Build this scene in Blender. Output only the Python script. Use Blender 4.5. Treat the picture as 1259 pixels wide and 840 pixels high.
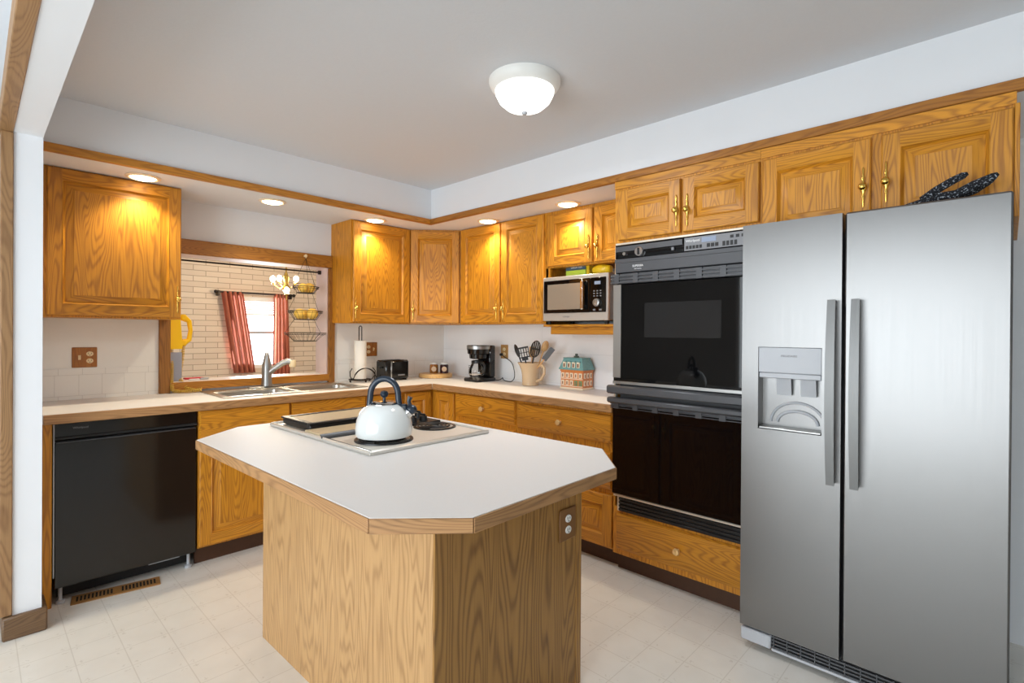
import bpy, bmesh, math, random
from mathutils import Vector, Matrix
random.seed(7)
PI = math.pi
for o in list(bpy.data.objects): bpy.data.objects.remove(o)
S = bpy.context.scene
COL = S.collection

# ------------------------------------------------------------------ camera
cam_d = bpy.data.cameras.new('camera'); cam = bpy.data.objects.new('camera', cam_d); COL.objects.link(cam)
cam_d.sensor_width = 36; cam_d.lens = 636.72*36/1259; cam_d.shift_y = -8.62/1259; cam_d.clip_start = .02
RT = Vector((0.69195398, -0.72191149, 0.00659486)); UP = Vector((-0.00222098, 0.00700621, 0.99997299)); FW = Vector((0.7219382, 0.69194993, -0.00324462))
m = Matrix((RT, UP, -FW)).transposed().to_4x4(); m.translation = Vector((-3.0741747, -3.83274861, 1.3090931))
cam.matrix_world = m
S.camera = cam
# ------------------------------------------------------------------ world, light, exposure
S.view_settings.view_transform = 'Standard'; S.view_settings.look = 'None'; S.view_settings.gamma = 1
S.view_settings.use_curve_mapping = False; S.view_settings.exposure = 0.36
S.cycles.use_denoising = True
try: S.cycles.denoiser = 'OPENIMAGEDENOISE'
except Exception: pass
S.cycles.max_bounces = 14; S.cycles.diffuse_bounces = 10; S.cycles.sample_clamp_indirect = 6
W = bpy.data.worlds.new('daylight'); S.world = W; W.use_nodes = True
W.node_tree.nodes['Background'].inputs[0].default_value = (.9, .95, 1, 1)
W.node_tree.nodes['Background'].inputs[1].default_value = 4

def area(name, loc, rot, sx, sy, power, color):
    d = bpy.data.lights.new(name, 'AREA'); d.shape = 'RECTANGLE'; d.size = sx; d.size_y = sy; d.energy = power; d.color = color
    o = bpy.data.objects.new(name, d); COL.objects.link(o); o.location = loc; o.rotation_euler = rot; return o
# unseen area lamps: west for a window the refrigerator reflects, south an added fill
area('window_daylight_west', (-5.58, -2.8, 1.18), (0, -PI/2, 0), 2.2, 3.3, 118, (.86, .94, 1))
area('south_fill', (-2.6, -6.58, 1.4), (PI/2, 0, 0), 3.4, 1.9, 8, (.86, .94, 1))
area('window_daylight_dining', (-.7, 2.62, 1.32), (-PI/2, 0, 0), .6, .8, 22, (.95, .97, 1))

def lamp(name, kind, loc, power, color, parent=None, radius=.05, spot=None, blend=.5):
    d = bpy.data.lights.new(name, kind); d.energy = power; d.color = color; d.shadow_soft_size = radius
    if spot: d.spot_size = spot; d.spot_blend = blend
    o = bpy.data.objects.new(name, d); COL.objects.link(o); o.location = loc
    if parent: o.parent = parent
    return o

# ------------------------------------------------------------------ materials
def L(r, g, b):
    f = lambda c: (c/255/12.92) if c/255 <= .04045 else ((c/255+.055)/1.055)**2.4
    return (f(r), f(g), f(b), 1)
def mat(name, col, rough=.5, metal=0, emit=None, es=0, coat=0, spec=.5, noise=0, nscale=40, bump=0, alpha=None, trans=0):
    M = bpy.data.materials.new(name); M.use_nodes = True; nt = M.node_tree; b = nt.nodes['Principled BSDF']
    b.inputs['Base Color'].default_value = col; b.inputs['Roughness'].default_value = rough; b.inputs['Metallic'].default_value = metal
    b.inputs['Coat Weight'].default_value = coat; b.inputs['Specular IOR Level'].default_value = spec
    if trans: b.inputs['Transmission Weight'].default_value = trans
    if emit: b.inputs['Emission Color'].default_value = emit; b.inputs['Emission Strength'].default_value = es
    tc = nt.nodes.new('ShaderNodeTexCoord'); n = nt.nodes.new('ShaderNodeTexNoise'); n.inputs['Scale'].default_value = nscale; n.inputs['Detail'].default_value = 3
    nt.links.new(tc.outputs['Object'], n.inputs['Vector'])
    if noise:
        mx = nt.nodes.new('ShaderNodeMix'); mx.data_type = 'RGBA'
        mx.inputs[6].default_value = tuple(max(0, c*(1-noise)) for c in col[:3])+(1,); mx.inputs[7].default_value = tuple(min(1, c*(1+noise)) for c in col[:3])+(1,)
        nt.links.new(n.outputs['Fac'], mx.inputs[0]); nt.links.new(mx.outputs[2], b.inputs['Base Color'])
    if bump:
        bp = nt.nodes.new('ShaderNodeBump'); bp.inputs['Strength'].default_value = bump; bp.inputs['Distance'].default_value = .002
        nt.links.new(n.outputs['Fac'], bp.inputs['Height']); nt.links.new(bp.outputs[0], b.inputs['Normal'])
    return M
def math_node(nt, op, a, b=None):
    n = nt.nodes.new('ShaderNodeMath'); n.operation = op
    for i, v in enumerate((a, b)):
        if v is None: continue
        if isinstance(v, (int, float)): n.inputs[i].default_value = v
        else: nt.links.new(v, n.inputs[i])
    return n.outputs[0]
def wood(name, light, dark, axis, rough=.45, freq=95, coat=0, con=.44, gs=9):
    M = bpy.data.materials.new(name); M.use_nodes = True; nt = M.node_tree; b = nt.nodes['Principled BSDF']; ln = nt.links.new
    tc = nt.nodes.new('ShaderNodeTexCoord'); oi = nt.nodes.new('ShaderNodeObjectInfo')
    add = nt.nodes.new('ShaderNodeVectorMath'); add.operation = 'ADD'
    off = math_node(nt, 'MULTIPLY', oi.outputs['Random'], 23.7)
    cb = nt.nodes.new('ShaderNodeCombineXYZ')
    for i in range(3): ln(off, cb.inputs[i])
    ln(tc.outputs['Object'], add.inputs[0]); ln(cb.outputs[0], add.inputs[1])
    def noise(across, along, detail, dist=0):
        mp = nt.nodes.new('ShaderNodeMapping'); s = [across]*3; s[axis] = along; mp.inputs['Scale'].default_value = s
        ln(add.outputs[0], mp.inputs['Vector'])
        n = nt.nodes.new('ShaderNodeTexNoise'); n.inputs['Scale'].default_value = 1; n.inputs['Detail'].default_value = detail; n.inputs['Distortion'].default_value = dist
        ln(mp.outputs[0], n.inputs['Vector']); return n.outputs['Fac']
    a = noise(gs, gs*.12, 1.5, .2); f = noise(60, 3.5, 3); p = noise(260, 9, 2)
    s = math_node(nt, 'SINE', math_node(nt, 'ADD', math_node(nt, 'MULTIPLY', a, freq*2), math_node(nt, 'MULTIPLY', f, 2.2)))
    s = math_node(nt, 'MULTIPLY', math_node(nt, 'ADD', s, 1), .5)
    s = math_node(nt, 'POWER', s, 2.2)
    t = math_node(nt, 'ADD', math_node(nt, 'MULTIPLY', s, con), math_node(nt, 'MULTIPLY', f, .45))
    pr = nt.nodes.new('ShaderNodeMapRange'); pr.inputs[1].default_value = .52; pr.inputs[2].default_value = .72; ln(p, pr.inputs[0])
    t = math_node(nt, 'ADD', t, math_node(nt, 'MULTIPLY', pr.outputs[0], .22))
    t = math_node(nt, 'SUBTRACT', t, .1)
    mx = nt.nodes.new('ShaderNodeMix'); mx.data_type = 'RGBA'; mx.clamp_factor = True
    mx.inputs[6].default_value = light; mx.inputs[7].default_value = dark
    ln(t, mx.inputs[0])
    hv = nt.nodes.new('ShaderNodeHueSaturation'); ln(mx.outputs[2], hv.inputs['Color'])
    ln(math_node(nt, 'ADD', math_node(nt, 'MULTIPLY', oi.outputs['Random'], .22), .89), hv.inputs['Value'])
    ln(hv.outputs[0], b.inputs['Base Color'])
    b.inputs['Roughness'].default_value = rough; b.inputs['Coat Weight'].default_value = coat; b.inputs['Coat Roughness'].default_value = .25
    return M
OL, OD = L(208, 142, 34), L(126, 68, 11)
OAK = {'x': wood('honey_oak_x', OL, OD, 0), 'y': wood('honey_oak_y', OL, OD, 1), 'z': wood('honey_oak_z', OL, OD, 2)}
IL, ID = L(200, 158, 106), L(128, 88, 48)
ISL = {'z': wood('island_oak_z', IL, ID, 2, freq=60, con=.36), 'x': wood('edge_oak_x', L(176, 132, 86), L(112, 78, 46), 0), 'y': wood('edge_oak_y', L(176, 132, 86), L(112, 78, 46), 1)}
TRIM = {'x': wood('trim_oak_x_lit', L(186, 124, 38), L(124, 72, 18), 0), 'y': wood('trim_oak_y', L(172, 112, 36), L(112, 64, 16), 1), 'z': wood('trim_oak_z', L(168, 112, 44), L(108, 66, 22), 2)}  # x oak is lightened: the can lights' glow is put into its colour
CASING = {'y': wood('casing_oak_y', L(158, 122, 82), L(110, 76, 46), 1), 'z': wood('casing_oak_z', L(158, 122, 82), L(110, 76, 46), 2)}
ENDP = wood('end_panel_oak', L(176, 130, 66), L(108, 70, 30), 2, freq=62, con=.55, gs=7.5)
DARKW = wood('dark_baseboard', L(120, 92, 64), L(70, 48, 30), 0)
TOE = mat('toe_kick_brown', L(70, 42, 22), .6, noise=.2)
WALL = mat('white_wall_paint', L(224, 227, 231), .7, noise=.015, nscale=6, bump=.08)
CEIL = mat('ceiling_paint', L(208, 211, 215), .85, noise=.02, nscale=90, bump=.25)
BACKW = mat('far_room_paint', L(200, 196, 190), .8, noise=.02)
LAM = mat('white_laminate', L(222, 220, 217), .5, spec=.3, noise=.02, nscale=120)
STEEL = mat('stainless_steel', L(196, 197, 199), .3, 1, noise=.04, nscale=30)
STEELD = mat('satin_steel_trim', L(170, 170, 168), .35, 1)
SINKM = mat('sink_steel', L(200, 196, 188), .28, 1)
CHROME = mat('chrome', L(215, 215, 215), .12, 1)
BRASS = mat('polished_brass', L(226, 184, 92), .22, 1)
BLACK = mat('black_plastic', L(22, 22, 23), .35)
BLKGLASS = mat('black_glass', L(8, 8, 9), .03, spec=.32)
BLKGLOSS = mat('black_enamel', L(20, 18, 17), .12)
DGREY = mat('dark_grey_metal', L(78, 79, 82), .4, .3)
MGREY = mat('grey_panel', L(120, 121, 124), .4, .2)
LGREY = mat('light_grey_plastic', L(176, 179, 184), .4)
WHITEP = mat('white_plastic', L(236, 236, 232), .4)
IVORY = mat('ivory_plastic', L(236, 214, 170), .4)
WHITET = mat('white_lettering', L(225, 225, 225), .5)
GREYT = mat('grey_lettering', L(120, 120, 122), .5)
RUBBER = mat('black_rubber', L(18, 18, 18), .7)
COIL = mat('coil_element', L(38, 34, 32), .45, .4)
TAN = mat('tan_porcelain', L(186, 166, 132), .5, noise=.12, nscale=60)
ENAMEL = mat('white_enamel', L(220, 224, 223), .12, coat=.4)
NAVY = mat('blue_black_plastic', L(28, 40, 54), .3)
YELLOW = mat('yellow_phone_plastic', L(246, 196, 10), .3)
PAPER = mat('paper_towel', L(240, 236, 226), .9, bump=.3)
IRON = mat('dark_wire', L(52, 44, 38), .45, .7)
LEMON = mat('yellow_fruit', L(232, 190, 84), .5, noise=.12, nscale=18, bump=.2)
CURT = mat('coral_curtain', L(166, 90, 66), .85, noise=.25, nscale=14)
CREAM = mat('cream_ceramic', L(206, 178, 142), .25, noise=.1, nscale=7, coat=.4)
BAMB = wood('pale_bamboo', L(226, 186, 124), L(190, 142, 84), 0, coat=0)
BEECH = wood('beech_spoon', L(214, 172, 116), L(176, 130, 78), 2, coat=0)
NYLON = mat('black_nylon', L(30, 29, 28), .35)
GNYLON = mat('grey_silicone', L(92, 98, 104), .5)
TEAL = mat('teal_roof_glaze', L(110, 158, 158), .3, noise=.25, nscale=60)
ORANGE = mat('orange_brick_glaze', L(212, 132, 72), .35, noise=.25, nscale=90)
CREAMW = mat('cream_glaze', L(238, 222, 196), .3)
GREENG = mat('green_glaze', L(104, 148, 104), .35, noise=.2)
KNIT = mat('black_knit', L(40, 44, 54), .95, noise=1.6, nscale=170, bump=.6)
nt = KNIT.node_tree; rp = nt.nodes.new('ShaderNodeValToRGB'); rp.color_ramp.elements[0].position = .56; rp.color_ramp.elements[0].color = L(20, 22, 28); rp.color_ramp.elements[1].position = .66; rp.color_ramp.elements[1].color = L(150, 158, 168)
nt.links.new([n for n in nt.nodes if n.type == 'TEX_NOISE'][0].outputs['Fac'], rp.inputs[0]); nt.links.new(rp.outputs[0], nt.nodes['Principled BSDF'].inputs['Base Color'])
RED = mat('red_cover', L(206, 40, 52), .5)
TEAG = mat('green_carton', L(176, 200, 60), .5); TEAB = mat('blue_carton_band', L(58, 82, 100), .5); TEAW = mat('white_carton_band', L(222, 236, 214), .5)
YEL = mat('yellow_wrapper', L(214, 178, 30), .3, noise=.25, nscale=25)
AMBER = mat('amber_glass', L(150, 96, 36), .15); PLUM = mat('dark_plum_glass', L(54, 26, 30), .15); LABELM = mat('cream_label', L(226, 196, 162), .6)
BULB = mat('lit_bulb', (1, .9, .72, 1), .5, emit=(1, .86, .62, 1), es=14)
DOME = mat('frosted_lit_glass', (1, 1, 1, 1), .4, emit=(1, .985, .95, 1), es=1.35)
CANB = mat('lit_can_bulb', (1, .9, .7, 1), .4, emit=(1, .8, .48, 1), es=9)
LCD = mat('lit_display', L(130, 142, 162), .3, emit=L(170, 190, 220), es=.06)
BLIND = mat('white_blind', L(240, 240, 238), .6)
SHELFD = mat('dark_bookcase', L(40, 30, 24), .5, noise=.2)
def glass(name, tint=(1, 1, 1, 1), refl=.08, rough=.02):
    M = bpy.data.materials.new(name); M.use_nodes = True; nt = M.node_tree; nt.nodes.clear()
    o = nt.nodes.new('ShaderNodeOutputMaterial'); t = nt.nodes.new('ShaderNodeBsdfTransparent'); g = nt.nodes.new('ShaderNodeBsdfGlossy'); mx = nt.nodes.new('ShaderNodeMixShader')
    f = nt.nodes.new('ShaderNodeFresnel'); f.inputs[0].default_value = 1.45
    t.inputs[0].default_value = tint; g.inputs['Roughness'].default_value = rough
    nt.links.new(f.outputs[0], mx.inputs[0]); nt.links.new(t.outputs[0], mx.inputs[1]); nt.links.new(g.outputs[0], mx.inputs[2]); nt.links.new(mx.outputs[0], o.inputs[0])
    return M
PANE = glass('clear_pane'); CARAFE = glass('carafe_glass', (.93, .92, .9, 1))
def floor_mat():
    M = bpy.data.materials.new('vinyl_tile_floor'); M.use_nodes = True; nt = M.node_tree; b = nt.nodes['Principled BSDF']; ln = nt.links.new
    tc = nt.nodes.new('ShaderNodeTexCoord'); sp = nt.nodes.new('ShaderNodeSeparateXYZ'); ln(tc.outputs['Object'], sp.inputs[0])
    def frac(o, origin):
        q = math_node(nt, 'DIVIDE', math_node(nt, 'SUBTRACT', o, origin), .1535)
        q = math_node(nt, 'FRACT', q); q = math_node(nt, 'SUBTRACT', q, .5)
        return math_node(nt, 'ABSOLUTE', q)          # .5 on the joint, 0 at the tile's centre
    fx, fy = frac(sp.outputs[0], -2.79), frac(sp.outputs[1], -2.754)
    lx, ly = math_node(nt, 'GREATER_THAN', fx, .488), math_node(nt, 'GREATER_THAN', fy, .488)
    line = math_node(nt, 'MAXIMUM', lx, ly)
    # little motif near each tile corner
    dx, dy = math_node(nt, 'SUBTRACT', .5, fx), math_node(nt, 'SUBTRACT', .5, fy)
    n2 = nt.nodes.new('ShaderNodeTexNoise'); n2.inputs['Scale'].default_value = 85; ln(tc.outputs['Object'], n2.inputs['Vector'])
    d = math_node(nt, 'ADD', math_node(nt, 'ABSOLUTE', math_node(nt, 'SUBTRACT', dx, .13)), math_node(nt, 'ABSOLUTE', math_node(nt, 'SUBTRACT', dy, .13)))
    mot = math_node(nt, 'MULTIPLY', math_node(nt, 'LESS_THAN', d, .075), math_node(nt, 'GREATER_THAN', n2.outputs['Fac'], .53))
    f = math_node(nt, 'ADD', math_node(nt, 'MULTIPLY', line, .34), math_node(nt, 'MULTIPLY', mot, .3))
    n = nt.nodes.new('ShaderNodeTexNoise'); n.inputs['Scale'].default_value = 9; n.inputs['Detail'].default_value = 4; ln(tc.outputs['Object'], n.inputs['Vector'])
    f = math_node(nt, 'ADD', f, math_node(nt, 'MULTIPLY', math_node(nt, 'SUBTRACT', n.outputs['Fac'], .4), .35))
    mx = nt.nodes.new('ShaderNodeMix'); mx.data_type = 'RGBA'; mx.clamp_factor = True
    mx.inputs[6].default_value = L(223, 220, 213); mx.inputs[7].default_value = L(174, 166, 153)
    ln(f, mx.inputs[0]); ln(mx.outputs[2], b.inputs['Base Color']); b.inputs['Roughness'].default_value = .3
    return M
FLOOR = floor_mat()
def brick_mat(name, c1, c2, mortar, w, h, ms, plane='xz', rough=.6, offs=(0, 0), bump=.4, offset=.5):
    M = bpy.data.materials.new(name); M.use_nodes = True; nt = M.node_tree; b = nt.nodes['Principled BSDF']; ln = nt.links.new
    tc = nt.nodes.new('ShaderNodeTexCoord'); sp = nt.nodes.new('ShaderNodeSeparateXYZ'); cb = nt.nodes.new('ShaderNodeCombineXYZ'); ln(tc.outputs['Object'], sp.inputs[0])
    ln(math_node(nt, 'ADD', sp.outputs['xyz'.index(plane[0])], offs[0]), cb.inputs[0]); ln(math_node(nt, 'ADD', sp.outputs['xyz'.index(plane[1])], offs[1]), cb.inputs[1])
    br = nt.nodes.new('ShaderNodeTexBrick'); br.offset = offset; ln(cb.outputs[0], br.inputs['Vector'])
    for k, v in (('Color1', c1), ('Color2', c2), ('Mortar', mortar), ('Scale', 1), ('Mortar Size', ms), ('Brick Width', w), ('Row Height', h), ('Mortar Smooth', .3)): br.inputs[k].default_value = v
    ln(br.outputs['Color'], b.inputs['Base Color']); b.inputs['Roughness'].default_value = rough
    bp = nt.nodes.new('ShaderNodeBump'); bp.inputs['Strength'].default_value = bump; bp.inputs['Distance'].default_value = .004; bp.invert = True
    ln(br.outputs['Fac'], bp.inputs['Height']); ln(bp.outputs[0], b.inputs['Normal'])
    return M
BRICK = brick_mat('painted_brick', L(216, 196, 174), L(204, 182, 160), L(162, 142, 122), .25, .062, .0042)
SPLASH = brick_mat('white_splash_board', L(238, 236, 231), L(240, 238, 233), L(212, 209, 203), .105, .118, .0012, 'xz', .3, (2.74, -.935), .3, .15)
SPLASHR = brick_mat('white_splash_board_side', L(238, 240, 241), L(240, 242, 243), L(218, 220, 221), 1.22, .226, .0012, 'yz', .3, (0, -.931), .3, .15)

# ------------------------------------------------------------------ mesh builder
class MB:
    def __init__(s): s.v = []; s.f = []; s.mi = []; s.sm = []
    def add(s, vs, fs, m=0, sm=False):
        b = len(s.v); s.v += [tuple(p) for p in vs]
        for f in fs: s.f.append([i+b for i in f]); s.mi.append(m); s.sm.append(sm)
        return s
    def box(s, x0, x1, y0, y1, z0, z1, m=0, c=0):
        x0, x1 = sorted((x0, x1)); y0, y1 = sorted((y0, y1)); z0, z1 = sorted((z0, z1))
        c = min(c, .49*min(x1-x0, y1-y0, z1-z0))
        if c <= 0:
            vs = [(x, y, z) for x in (x0, x1) for y in (y0, y1) for z in (z0, z1)]
            return s.add(vs, [(0, 1, 3, 2), (4, 6, 7, 5), (0, 4, 5, 1), (2, 3, 7, 6), (0, 2, 6, 4), (1, 5, 7, 3)], m)
        vs = []; idx = {}
        for i, x in enumerate((x0, x1)):
            for j, y in enumerate((y0, y1)):
                for k, z in enumerate((z0, z1)):
                    sx, sy, sz = (1-2*i)*c, (1-2*j)*c, (1-2*k)*c
                    for a, p in enumerate(((x, y+sy, z+sz), (x+sx, y, z+sz), (x+sx, y+sy, z))):
                        idx[i, j, k, a] = len(vs); vs.append(p)
        F = []
        for i in (0, 1):
            F += [[idx[i, 0, 0, 0], idx[i, 1, 0, 0], idx[i, 1, 1, 0], idx[i, 0, 1, 0]], [idx[0, i, 0, 1], idx[1, i, 0, 1], idx[1, i, 1, 1], idx[0, i, 1, 1]], [idx[0, 0, i, 2], idx[1, 0, i, 2], idx[1, 1, i, 2], idx[0, 1, i, 2]]]
            for j in (0, 1):
                F += [[idx[i, j, 0, 0], idx[i, j, 1, 0], idx[i, j, 1, 1], idx[i, j, 0, 1]], [idx[i, 0, j, 0], idx[i, 1, j, 0], idx[i, 1, j, 2], idx[i, 0, j, 2]], [idx[0, i, j, 1], idx[1, i, j, 1], idx[1, i, j, 2], idx[0, i, j, 2]]]
                for k in (0, 1): F.append([idx[i, j, k, 0], idx[i, j, k, 1], idx[i, j, k, 2]])
        return s.add(vs, F, m)
    def poly(s, pts, m=0): return s.add(pts, [list(range(len(pts)))], m)
    def prism(s, pts, z0, z1, m=0, ms=None, c=0):          # vertical prism over a 2-D outline; ms = material of the sides
        n = len(pts); ms = m if ms is None else ms
        s.add([(x, y, z0) for x, y in pts], [list(range(n))[::-1]], m); s.add([(x, y, z1) for x, y in pts], [list(range(n))], m)
        s.add([(x, y, z) for z in (z0, z1) for x, y in pts], [(i, (i+1) % n, n+(i+1) % n, n+i) for i in range(n)], ms); return s
    def extr(s, pts, axis, a, b, m=0):                     # outline in the plane across axis (cyclic order), swept a..b
        n = len(pts); e = {'x': lambda p, t: (t, p[0], p[1]), 'y': lambda p, t: (p[0], t, p[1]), 'z': lambda p, t: (p[0], p[1], t)}[axis]
        return s.add([e(p, t) for t in (a, b) for p in pts], [list(range(n))[::-1], list(range(n, 2*n))]+[(i, (i+1) % n, n+(i+1) % n, n+i) for i in range(n)], m)
    def lathe(s, prof, o=(0, 0, 0), axis='z', n=24, m=0, fl=(1, 1), cap=True):
        e = {'z': lambda a, b, h: (o[0]+a, o[1]+b, o[2]+h), 'y': lambda a, b, h: (o[0]+a, o[1]+h, o[2]+b), 'x': lambda a, b, h: (o[0]+h, o[1]+a, o[2]+b)}[axis]
        vs = [e(r*fl[0]*math.cos(2*PI*i/n), r*fl[1]*math.sin(2*PI*i/n), h) for r, h in prof for i in range(n)]
        fs = [(k*n+i, k*n+(i+1) % n, (k+1)*n+(i+1) % n, (k+1)*n+i) for k in range(len(prof)-1) for i in range(n)]
        if cap: fs += [list(range(n))[::-1], [(len(prof)-1)*n+i for i in range(n)]]
        return s.add(vs, fs, m, True)
    def tube(s, pts, r, n=8, m=0, closed=False, fl=None):
        P = [Vector(p) for p in pts]; N = len(P); R = r if isinstance(r, (list, tuple)) else [r]*N
        vs = []; up = None
        for i, p in enumerate(P):
            t = (P[(i+1) % N]-P[i-1]) if closed else (P[min(i+1, N-1)]-P[max(i-1, 0)])
            t.normalize()
            if up is None:
                up = Vector((0, 0, 1)) if abs(t.z) < .9 else Vector((1, 0, 0))
            u = up-t*up.dot(t); u.normalize(); w = t.cross(u); up = u
            for k in range(n):
                a = 2*PI*k/n; vs.append(p+(u*math.cos(a)*(fl or 1)+w*math.sin(a))*R[i])
        fs = [(i*n+k, i*n+(k+1) % n, ((i+1) % N)*n+(k+1) % n, ((i+1) % N)*n+k) for i in range(N if closed else N-1) for k in range(n)]
        if not closed: fs += [list(range(n))[::-1], [(N-1)*n+k for k in range(n)]]
        return s.add(vs, fs, m, True)
    def ball(s, o, r, m=0, n=16, k=10):
        r = r if isinstance(r, (list, tuple)) else (r, r, r)
        vs = []; fs = []
        for j in range(k+1):
            th = PI*j/k
            for i in range(n): vs.append((o[0]+r[0]*math.sin(th)*math.cos(2*PI*i/n), o[1]+r[1]*math.sin(th)*math.sin(2*PI*i/n), o[2]+r[2]*math.cos(th)))
        for j in range(k):
            for i in range(n): fs.append((j*n+i, (j+1)*n+i, (j+1)*n+(i+1) % n, j*n+(i+1) % n))
        return s.add(vs, fs, m, True)
    def build(s, name, mats, parent=None, loc=(0, 0, 0), rot=(0, 0, 0), label=None):
        me = bpy.data.meshes.new(name); me.from_pydata(s.v, [], s.f)
        mats = mats if isinstance(mats, (list, tuple)) else [mats]
        for q in mats: me.materials.append(q)
        me.polygons.foreach_set('material_index', s.mi); me.polygons.foreach_set('use_smooth', s.sm)
        bm = bmesh.new(); bm.from_mesh(me)
        bmesh.ops.remove_doubles(bm, verts=bm.verts, dist=1e-6)
        bmesh.ops.recalc_face_normals(bm, faces=bm.faces); bm.to_mesh(me); bm.free()
        try: me.set_sharp_from_angle(angle=math.radians(38))
        except Exception: pass
        o = bpy.data.objects.new(name, me); COL.objects.link(o); o.location = loc; o.rotation_euler = rot
        if parent: o.parent = parent
        if label: o['label'] = label
        return o
def tag(o, label, cat, group=None):
    o['label'] = label; o['category'] = cat
    if group: o['group'] = group
    return o
def thing(name, label, cat, loc=(0, 0, 0), rz=0, group=None):
    o = bpy.data.objects.new(name, None); COL.objects.link(o); o.location = loc; o.rotation_euler = (0, 0, rz); o.empty_display_size = .1
    return tag(o, label, cat, group)
def struct(name, mb, mats, label=None):
    o = mb.build(name, mats); o['kind'] = 'structure'
    if label: o['label'] = label
    return o
def text(body, size, parent, loc, rot, mt, name='lettering', label=None):
    c = bpy.data.curves.new(name, 'FONT'); c.body = body; c.size = size; c.extrude = .0004; c.align_x = 'CENTER'; c.align_y = 'CENTER'; c.materials.append(mt)
    q = bpy.data.objects.new(name, c); COL.objects.link(q)
    me = bpy.data.meshes.new_from_object(q.evaluated_get(bpy.context.evaluated_depsgraph_get())); bpy.data.objects.remove(q); bpy.data.curves.remove(c)
    o = bpy.data.objects.new(name, me); COL.objects.link(o); o.parent = parent; o.location = loc; o.rotation_euler = rot
    return o
FACE_Y = (PI/2, 0, 0)           # lettering upright on a face looking along local -y

# ------------------------------------------------------------------ the setting
ZC, ZS, ZT = 2.418, 2.146, 2.184
struct('floor', MB().box(-5.7, 1.7, -6.7, 2.85, -.08, 0), FLOOR)
struct('ceiling', MB().box(-5.7, 1.7, -6.7, 2.85, ZC, ZC+.08), CEIL)
OX0, OX1, OZ0, OZ1 = -2.21, -1.15, .955, 1.815
struct('wall_back', MB().box(-2.86, OX0, 0, .18, 0, ZC).box(OX1, 1.7, 0, .18, 0, ZC).box(OX0, OX1, 0, .18, 0, OZ0).box(OX0, OX1, 0, .18, OZ1, ZC), WALL)
struct('wall_right', MB().box(0, .12, -4.6, 0, 0, ZC), WALL)
struct('wall_left', MB().box(-2.953, -2.86, -.79, .18, 0, ZC).box(-2.953, -2.86, -6.7, -.79, ZS, ZC), WALL)
struct('wall_right_return', MB().box(.12, 1.7, -4.6, -4.48, 0, ZC), WALL)
struct('wall_south', MB().box(-5.7, 1.7, -6.7, -6.62, 0, ZC), BACKW)
struct('wall_west', MB().box(-5.7, -5.62, -6.62, 2.85, 0, ZC), BACKW)
struct('wall_east', MB().box(1.62, 1.7, -6.62, 2.7, 0, ZC), BACKW)
WX0, WX1, WZ0, WZ1 = -.98, -.42, .86, 1.72
struct('wall_dining', MB().box(-5.62, WX0, 2.7, 2.85, 0, ZC).box(WX1, 1.7, 2.7, 2.85, 0, ZC).box(WX0, WX1, 2.7, 2.85, 0, WZ0).box(WX0, WX1, 2.7, 2.85, WZ1, ZC), BRICK, 'white painted brick wall of the dining room')
SD, SR = -.573, -.594
so = MB(); so.prism([(-2.86, SD), (SR, SD), (SR, -4.6), (0, -4.6), (0, 0), (-2.86, 0)], ZS, ZC); struct('soffit', so, WALL)
tr = MB().box(-2.86, SR-.03, SD-.03, SD, ZS-.002, ZT, 0, .003); struct('trim_1', tr, TRIM['x'])
tr = MB().box(SR-.03, SR, -4.6, SD, ZS-.002, ZT, 0, .003); struct('trim_2', tr, TRIM['y'])
struct('trim_3', MB().box(-2.992, -2.953, -.8, -.71, .1, ZS-.004, 0, .003), CASING['z'])
struct('trim_4', MB().box(-2.998, -2.953, -6.6, -.71, ZS-.004, ZS+.09, 0, .003), CASING['y'])
bb = MB(); P = [(0, 0), (0, .11), (.008, .115), (.016, .1), (.02, 0)]
bb.box(-2.985, -2.842, -.815, -.79, 0, .098, 0, .006).box(-2.86, -2.842, -.79, -.64, 0, .098, 0, .006).box(-2.985, -2.953, -.8, .17, 0, .098, 0, .006)
struct('baseboard_left', bb, DARKW)
struct('backsplash_back', MB().box(-2.86, -2.268, -.008, 0, .914, 1.089).box(-1.104, -.008, -.008, 0, .914, 1.089), SPLASH)
struct('backsplash_upper', MB().box(-2.86, -2.268, -.0075, 0, 1.0895, 1.375).box(-1.104, -.008, -.0075, 0, 1.0895, 1.375), mat('smooth_white_board', L(239, 237, 232), .3))
struct('backsplash_right', MB().box(-.008, 0, -2.255, -.008, .914, 1.375), SPLASHR)
# pass-through trim: posts, header, jamb liner, sill
struct('trim_5', MB().box(-2.268, OX0+.004, -.024, 0, .914, 1.80, 0, .003), TRIM['z'])
struct('trim_6', MB().box(OX1-.006, -1.104, -.024, 0, .914, 1.80, 0, .003), TRIM['z'])
struct('trim_7', MB().box(-2.268, -1.129, -.03, 0, 1.803, 1.897, 0, .004), TRIM['x'])
struct('trim_8', MB().box(OX1-.012, OX1, 0, .18, OZ0, OZ1-.012).box(OX0, OX0+.004, 0, .18, OZ0, OZ1-.012).box(OX0, OX1, 0, .18, OZ1-.012, OZ1), mat('pinkish_white_paint', L(236, 214, 208), .5, noise=.02))
sill = MB().box(OX0+.004, OX1-.012, -.03, .2, OZ0, .982, 0, .004); struct('trim_9', sill, mat('sill_laminate', L(238, 228, 222), .25))
struct('trim_10', MB().box(OX0+.004, OX1-.006, -.036, -.03, .93, .981, 0, .002), TRIM['x'])
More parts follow.
